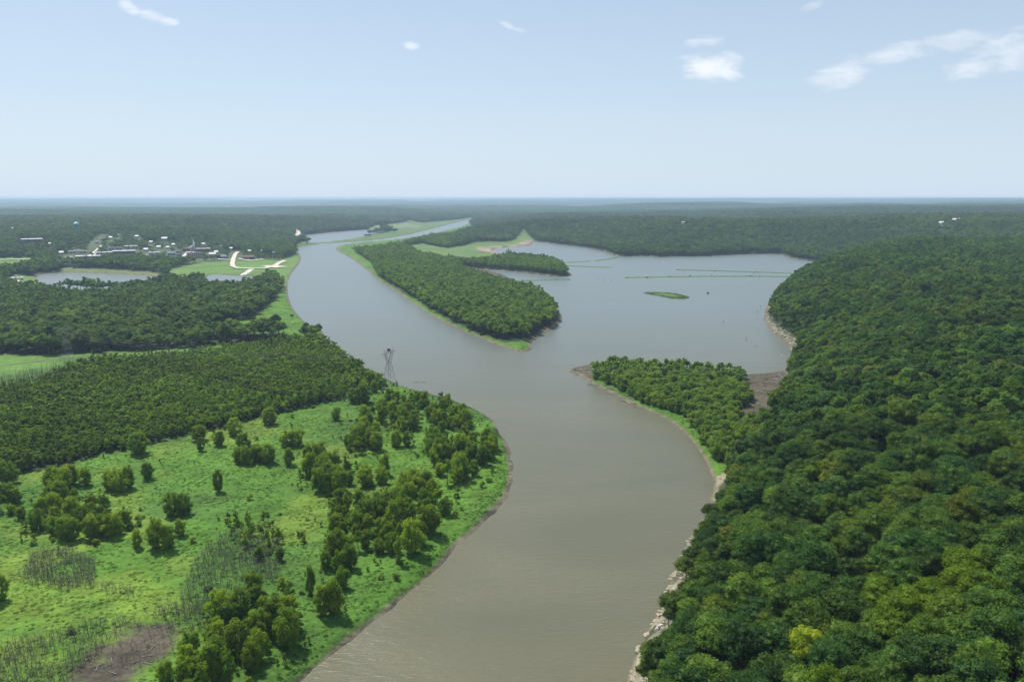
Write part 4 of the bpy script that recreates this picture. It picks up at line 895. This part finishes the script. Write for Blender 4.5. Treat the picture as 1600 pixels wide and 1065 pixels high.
def snag(seed, h):
    g = random.Random(seed); mb = MB(); mb.tube([(0,0,-1.5),(.2,.1,h*.5),(g.uniform(-.5,.5),0,h)], [.16,.12,.05], 5)
    for k in range(3): a = g.uniform(0,6.28); z_ = h*g.uniform(.4,.9); mb.tube([(0,0,z_),(math.cos(a)*1.2,math.sin(a)*1.2,z_+1.1)], [.07,.03], 4, False)
    return mb.mesh('snag', DEADWOOD)
SN = [snag(i, 4+i) for i in range(3)]
for k, (px, py) in enumerate([(1188,481),(1183,490),(1166,533),(1193,502),(934,438),(944,441),(868,397),(1068,427),(1070,425),(1116,436),(1178,428),(955,441),(1130,505),(1241,430)]):
    ax, ay = (float(v) for v in flat(px, py, 0)); o = link('dead_snag', SN[k % 3], (ax, ay, 0), rot=(0,0,k), scale=(1,1,.7))
    tag(o, 'bare snag standing in the water before the rocky hill shore' if px > 1120 else 'bare snag standing in the open lake among the low dikes', 'dead tree', 'snags standing in the lake')

# ------------------------------------------------------------------ low dikes and the islet
def dike(name, pts, wd, label, seed, shrubs=0):
    pp = P(*pts, z=0); L = np.hypot(*(np.diff(pp, axis=0).T)); cum = np.concatenate([[0], np.cumsum(L)]); n = int(cum[-1]/4)+2; ts = np.linspace(0, cum[-1], n)
    cx = np.interp(ts, cum, pp[:, 0]); cy = np.interp(ts, cum, pp[:, 1]); g = np.random.default_rng(seed)
    dx = np.gradient(cx); dy = np.gradient(cy); l = np.hypot(dx, dy); nx, ny = -dy/l, dx/l
    prof = [(-.5,-.6),(-.3,.45),(-.05,.9),(.25,.6),(.5,-.6)]; V = []
    for i in range(n):
        w1 = 1.3*wd*(.75+.5*g.random())*min(1, .35+min(i, n-1-i)*.2)
        for a, zz in prof: V.append((cx[i]+nx[i]*a*w1, cy[i]+ny[i]*a*w1, zz*(.7+.6*g.random()) if zz > 0 else zz))
    k = len(prof); F = [(i*k+j, (i+1)*k+j, (i+1)*k+j+1, i*k+j+1) for i in range(n-1) for j in range(k-1)]
    o = link(name, mesh_np(name, np.array(V), np.array(F)[:, ::-1], [GRASSM], smooth=True)); tag(o, label, 'dike')
    return cx, cy
tx = []; ty = []
for pts, wd, lb in [([(977,434),(1030,433),(1100,432),(1200,432),(1243,433)],9,'long grassy dike crossing the lake, the nearer of two'),([(1057,421.5),(1120,423.5),(1200,426),(1252,428)],6,'thin grassy dike crossing the lake, the farther of two'),
                    ([(867,411),(900,409.5),(920,408.5)],10,'short dike reaching into the lake behind the wooded spit'),([(930,408),(948,405.5),(965,402)],9,'short curved dike at the mouth of the northern bay'),([(880,415),(920,417),(954,418)],9,'thin dike running right from the wooded spit'),([(797,440),(830,438.5),(890,437)],8,'thin dike in front of the wooded spit')]:
    a, b = dike('dike', pts, wd, lb, len(pts)+int(wd*3)); tx += list(a); ty += list(b)
isl = P((1004,457.5),(1020,457),(1038,457.6),(1055,459),(1066,461.5),(1077,465),(1068,467),(1050,466.5),(1033,463),(1016,460), z=0); cen = isl.mean(0)
V = [(*(p), -.5) for p in isl] + [(*(cen+(p-cen)*.8), .5) for p in isl] + [(*(cen+(p-cen)*.4), 1.0) for p in isl] + [(*cen, 1.1)]; n = len(isl)
F = [(r*n+i, r*n+(i+1) % n, (r+1)*n+(i+1) % n, (r+1)*n+i) for r in range(2) for i in range(n)]; mb = MB(); mb.poly(V, F + [(2*n+i, 2*n+(i+1) % n, 3*n) for i in range(n)])
tag(link('islet', mb.mesh('islet', GRASSM)), 'small low green islet in the middle of the lake', 'islet')
g = np.random.default_rng(77)
cxs = np.repeat(np.array(tx), 2) + g.uniform(-2, 2, len(tx)*2); cys = np.repeat(np.array(ty), 2) + g.uniform(-2, 2, len(tx)*2)
x0, y0 = isl.min(0); x1, y1 = isl.max(0); xi, yi = grid_pts(x0, x1, y0, y1, 2.0, 9); m = inside(isl, xi, yi); cxs = np.concatenate([cxs, xi[m]]); cys = np.concatenate([cys, yi[m]]); n = len(cxs)
s = g.uniform(.6, 1.5, n); o = gn_scatter('dike_weeds', np.stack([cxs, cys, 0*cxs+.5], 1), tufts, g.integers(0, 5, n), np.stack([0*s, 0*s, g.uniform(0, 6, n)], 1), np.stack([s, s, s], 1), lerp((.08,.15,.022), (.12,.22,.03), g.uniform(0, 1, n)))
tag(o, 'weeds growing on the dikes and the islet in the lake', 'weeds')
for k, (px, py, w_) in enumerate([(1011,433,2.0),(1045,431,1.8),(1070,431.5,1.6),(1078,430.5,2),(1117,423.2,1.6),(1172,431,2.2),(1112,430,1.4),(1106,457.5,2.2),(1178,425,1.4)]):
    ax, ay = (float(v) for v in flat(px, py+1, 0)); e = single_tree('lake_bush', 'willow', ax, ay, -.3, (.55*w_/2, .24*w_/2), (.03,.05,.022), 'lone dark bush rising from the open lake between islet and hill' if px == 1106 else 'small dark bush on the low dikes across the lake', 'bush', None if px == 1106 else 'bushes on the lake dikes', GR)

# ------------------------------------------------------------------ paths and roads
def path(name, pts, wd, mt, lift=.35, kind='structure'):
    w3 = [at(*p) for p in pts]; pp = np.array([(a, b) for a, b, c in w3]); L = np.hypot(*(np.diff(pp, axis=0).T)); cum = np.concatenate([[0], np.cumsum(L)]); n = max(int(cum[-1]/6), 2)+1; ts = np.linspace(0, cum[-1], n)
    cx = np.interp(ts, cum, pp[:, 0]); cy = np.interp(ts, cum, pp[:, 1]); dx = np.gradient(cx); dy = np.gradient(cy); l = np.hypot(dx, dy); nx, ny = -dy/l, dx/l
    V = []
    lift = lift + (.9 if np.hypot(cx, cy).mean() > 1350 else 0)
    for a in (-.5, 0, .5):
        X = cx+nx*a*wd; Y = cy+ny*a*wd; V.append(np.stack([X, Y, height(X, Y)+lift], 1))
    V = np.stack(V, 1).reshape(-1, 3); F = np.array([(i*3+j, (i+1)*3+j, (i+1)*3+j+1, i*3+j+1) for i in range(n-1) for j in range(2)])[:, ::-1]
    o = link(name, mesh_np(name, V, F, [mt])); tag(o, kind=kind); return o
path('gravel_road', [(372,394),(368,397),(365,404),(363,412),(364,417),(372,419.5),(392,420),(412,420),(428,416.5),(437,411),(445,407.5)], 7.5, GRAVEL)
path('boat_ramp', [(394,420),(388,424),(380,430)], 9, CONC)
path('gravel_lot', [(419,418),(428,417),(441,416.5)], 24, GRAVEL)
path('town_street', [(341,405.5),(352,406),(366,406)], 8, GRAVEL); path('town_street', [(372,404.5),(395,408),(412,405.5)], 6, GRAVEL)
path('town_street', [(282,406),(291,400),(298,394)], 14, CONC); path('town_street', [(141,401),(152,393),(162,384)], 11, CONC)
path('gravel_track', [(459,358.5),(464,361),(466,364),(464,367),(460,369)], 16, GRAVEL); path('park_road', [(-10,447),(10,444),(26,440),(30,436),(20,433)], 6, CONC)
path('field_road', [(-20,406.5),(62,405)], 6, GRAVEL); path('ditch', [(-30,575),(20,569),(60,564),(100,560.5),(150,556)], 2.6, EARTH, .12); path('levee_track', [(480,382.6),(527,379.6),(565,377.4),(603,373.6),(654,365)], 4, GRASSM)
path('hill_road', [(1468,351),(1474,356),(1483,360)], 12, GRAVEL)

# ------------------------------------------------------------------ pylons and wires
def pylon(loc, rz, h, label):
    e = empty('transmission_tower', loc, rz); tag(e, label, 'pylon'); w0, w1, zw = 3.6, 1.1, h*.66
    for sx in (-1, 1):
        for sy in (-1, 1): link('leg', MB().tube([(sx*w0, sy*w0, -.5), (sx*w1, sy*w1, zw)], .085, 4).mesh('leg', STEEL), parent=e)
    br = MB(); zs = [0, .2, .38, .54, .66]; wz = lambda z_: w0+(w1-w0)*z_/.66
    for a, b in zip(zs[:-1], zs[1:]):
        for s in (-1, 1):
            A, B = wz(a), wz(b)
            br.tube([(-A, s*A, a*h), (B, s*B, b*h)], .05, 3); br.tube([(A, s*A, a*h), (-B, s*B, b*h)], .05, 3); br.tube([(s*A, -A, a*h), (s*B, B, b*h)], .05, 3); br.tube([(s*A, A, a*h), (s*B, -B, b*h)], .05, 3)
            br.tube([(-B, s*B, b*h), (B, s*B, b*h)], .05, 3); br.tube([(s*B, -B, b*h), (s*B, B, b*h)], .05, 3)
    link('bracing', br.mesh('bracing', STEEL), parent=e)
    for s in (-1, 1):
        v = MB()
        for sy in (-.7, .7): v.tube([(s*w1, sy*w1, zw), (s*4.0, sy*.8, h*.93)], .10, 4); v.tube([(s*w1*.2, sy*w1, zw), (s*3.0, sy*.8, h*.93)], .08, 4)
        for k in range(4): t_ = k/4; v.tube([(s*(w1+(4.0-w1)*t_), .8, zw+(h*.93-zw)*t_), (s*(w1*.2+(3.0-w1*.2)*(t_+.25)), .6, zw+(h*.93-zw)*(t_+.25))], .05, 3)
        link('window_arm', v.mesh('window_arm', STEEL), parent=e)
    bm_ = MB(); 
    for sy in (-.7, .7): bm_.tube([(-6.8, sy*.3, h*.93), (6.8, sy*.3, h*.93)], .10, 4); bm_.tube([(-4.4, sy, h*.97), (4.4, sy, h*.97)], .08, 4)
    for k in range(-4, 4): bm_.tube([(k*1.1, -.5, h*.93), (k*1.1+1.1, .5, h*.97)], .05, 3); bm_.tube([(k*1.1, .5, h*.97), (k*1.1+1.1, -.5, h*.93)], .05, 3)
    link('cross_arm', bm_.mesh('cross_arm', STEEL), parent=e)
    for s in (-1, 1): link('peak', MB().tube([(s*4.0, 0, h*.97), (s*5.0, 0, h*1.04)], .09, 4).mesh('peak', STEEL), parent=e)
    for s in (-6.4, 0, 6.4):
        ins = MB(); ins.tube([(s, 0, h*.93), (s, 0, h*.93-1.9)], .09, 5); link('insulator', ins.mesh('insulator', WALLM['grey']), parent=e)
    return e
pa = at(609, 609); pb = at(106, 563); pc = at(1760, 640); dirr = math.atan2(pc[1]-pb[1], pc[0]-pb[0]); H_ = 24.5
pylon(pa, dirr+math.pi/2, H_, 'grey lattice pylon with a dark nest on top at the river bank')
pylon(pb, dirr+math.pi/2, H_*.95, 'grey lattice pylon standing at the far edge of the left thicket')
nb = MB(); gg = random.Random(3)
for k in range(60): a = gg.uniform(0, 6.28); r_ = gg.uniform(.4, 1.15); zz = gg.uniform(0, .9); nb.tube([(math.cos(a)*r_, math.sin(a)*r_, zz), (math.cos(a+1.3)*r_, math.sin(a+1.3)*r_, zz+gg.uniform(-.2,.25))], .09, 3)
nb.poly([(1.0*math.cos(k), 1.0*math.sin(k), 0) for k in np.arange(0, 6.28, .785)]+[(0, 0, .6), (0, 0, -.2)], [(i, (i+1) % 8, 8) for i in range(8)]+[((i+1) % 8, i, 9) for i in range(8)])
tag(link('bird_nest', nb.mesh('bird_nest', NEST), (pa[0], pa[1], pa[2]+H_*.975)), 'dark stick nest of a large bird on top of the river bank pylon', 'nest')
pcz = (pc[0], pc[1], pc[2]+22)
def wires(A, B, sag, n0, label):
    dx, dy = B[0]-A[0], B[1]-A[1]; L = math.hypot(dx, dy); nx, ny = -dy/L, dx/L
    for k, s in enumerate((-6.4, 0, 6.4)):
        pts = [(A[0]+dx*t_+nx*s, A[1]+dy*t_+ny*s, A[2]+(B[2]-A[2])*t_-4*sag*t_*(1-t_)) for t_ in np.linspace(0, 1, 24)]
        tag(link('power_line', MB().tube(pts, .028, 3, False).mesh('power_line', STEEL)), label, 'power line', 'power lines crossing the river')
wires((pb[0], pb[1], pb[2]+H_*.95*.93-1.9), (pa[0], pa[1], pa[2]+H_*.93-1.9), 6, 0, 'thin wire strung between the two lattice pylons over the thicket')
wires((pa[0], pa[1], pa[2]+H_*.93-1.9), pcz, 8, 0, 'thin wire strung from the river pylon across river and peninsula to the hill')
pylon(pc, dirr+math.pi/2, 24, 'grey lattice pylon on the wooded hill at the right')
print('objects', len(bpy.data.objects))
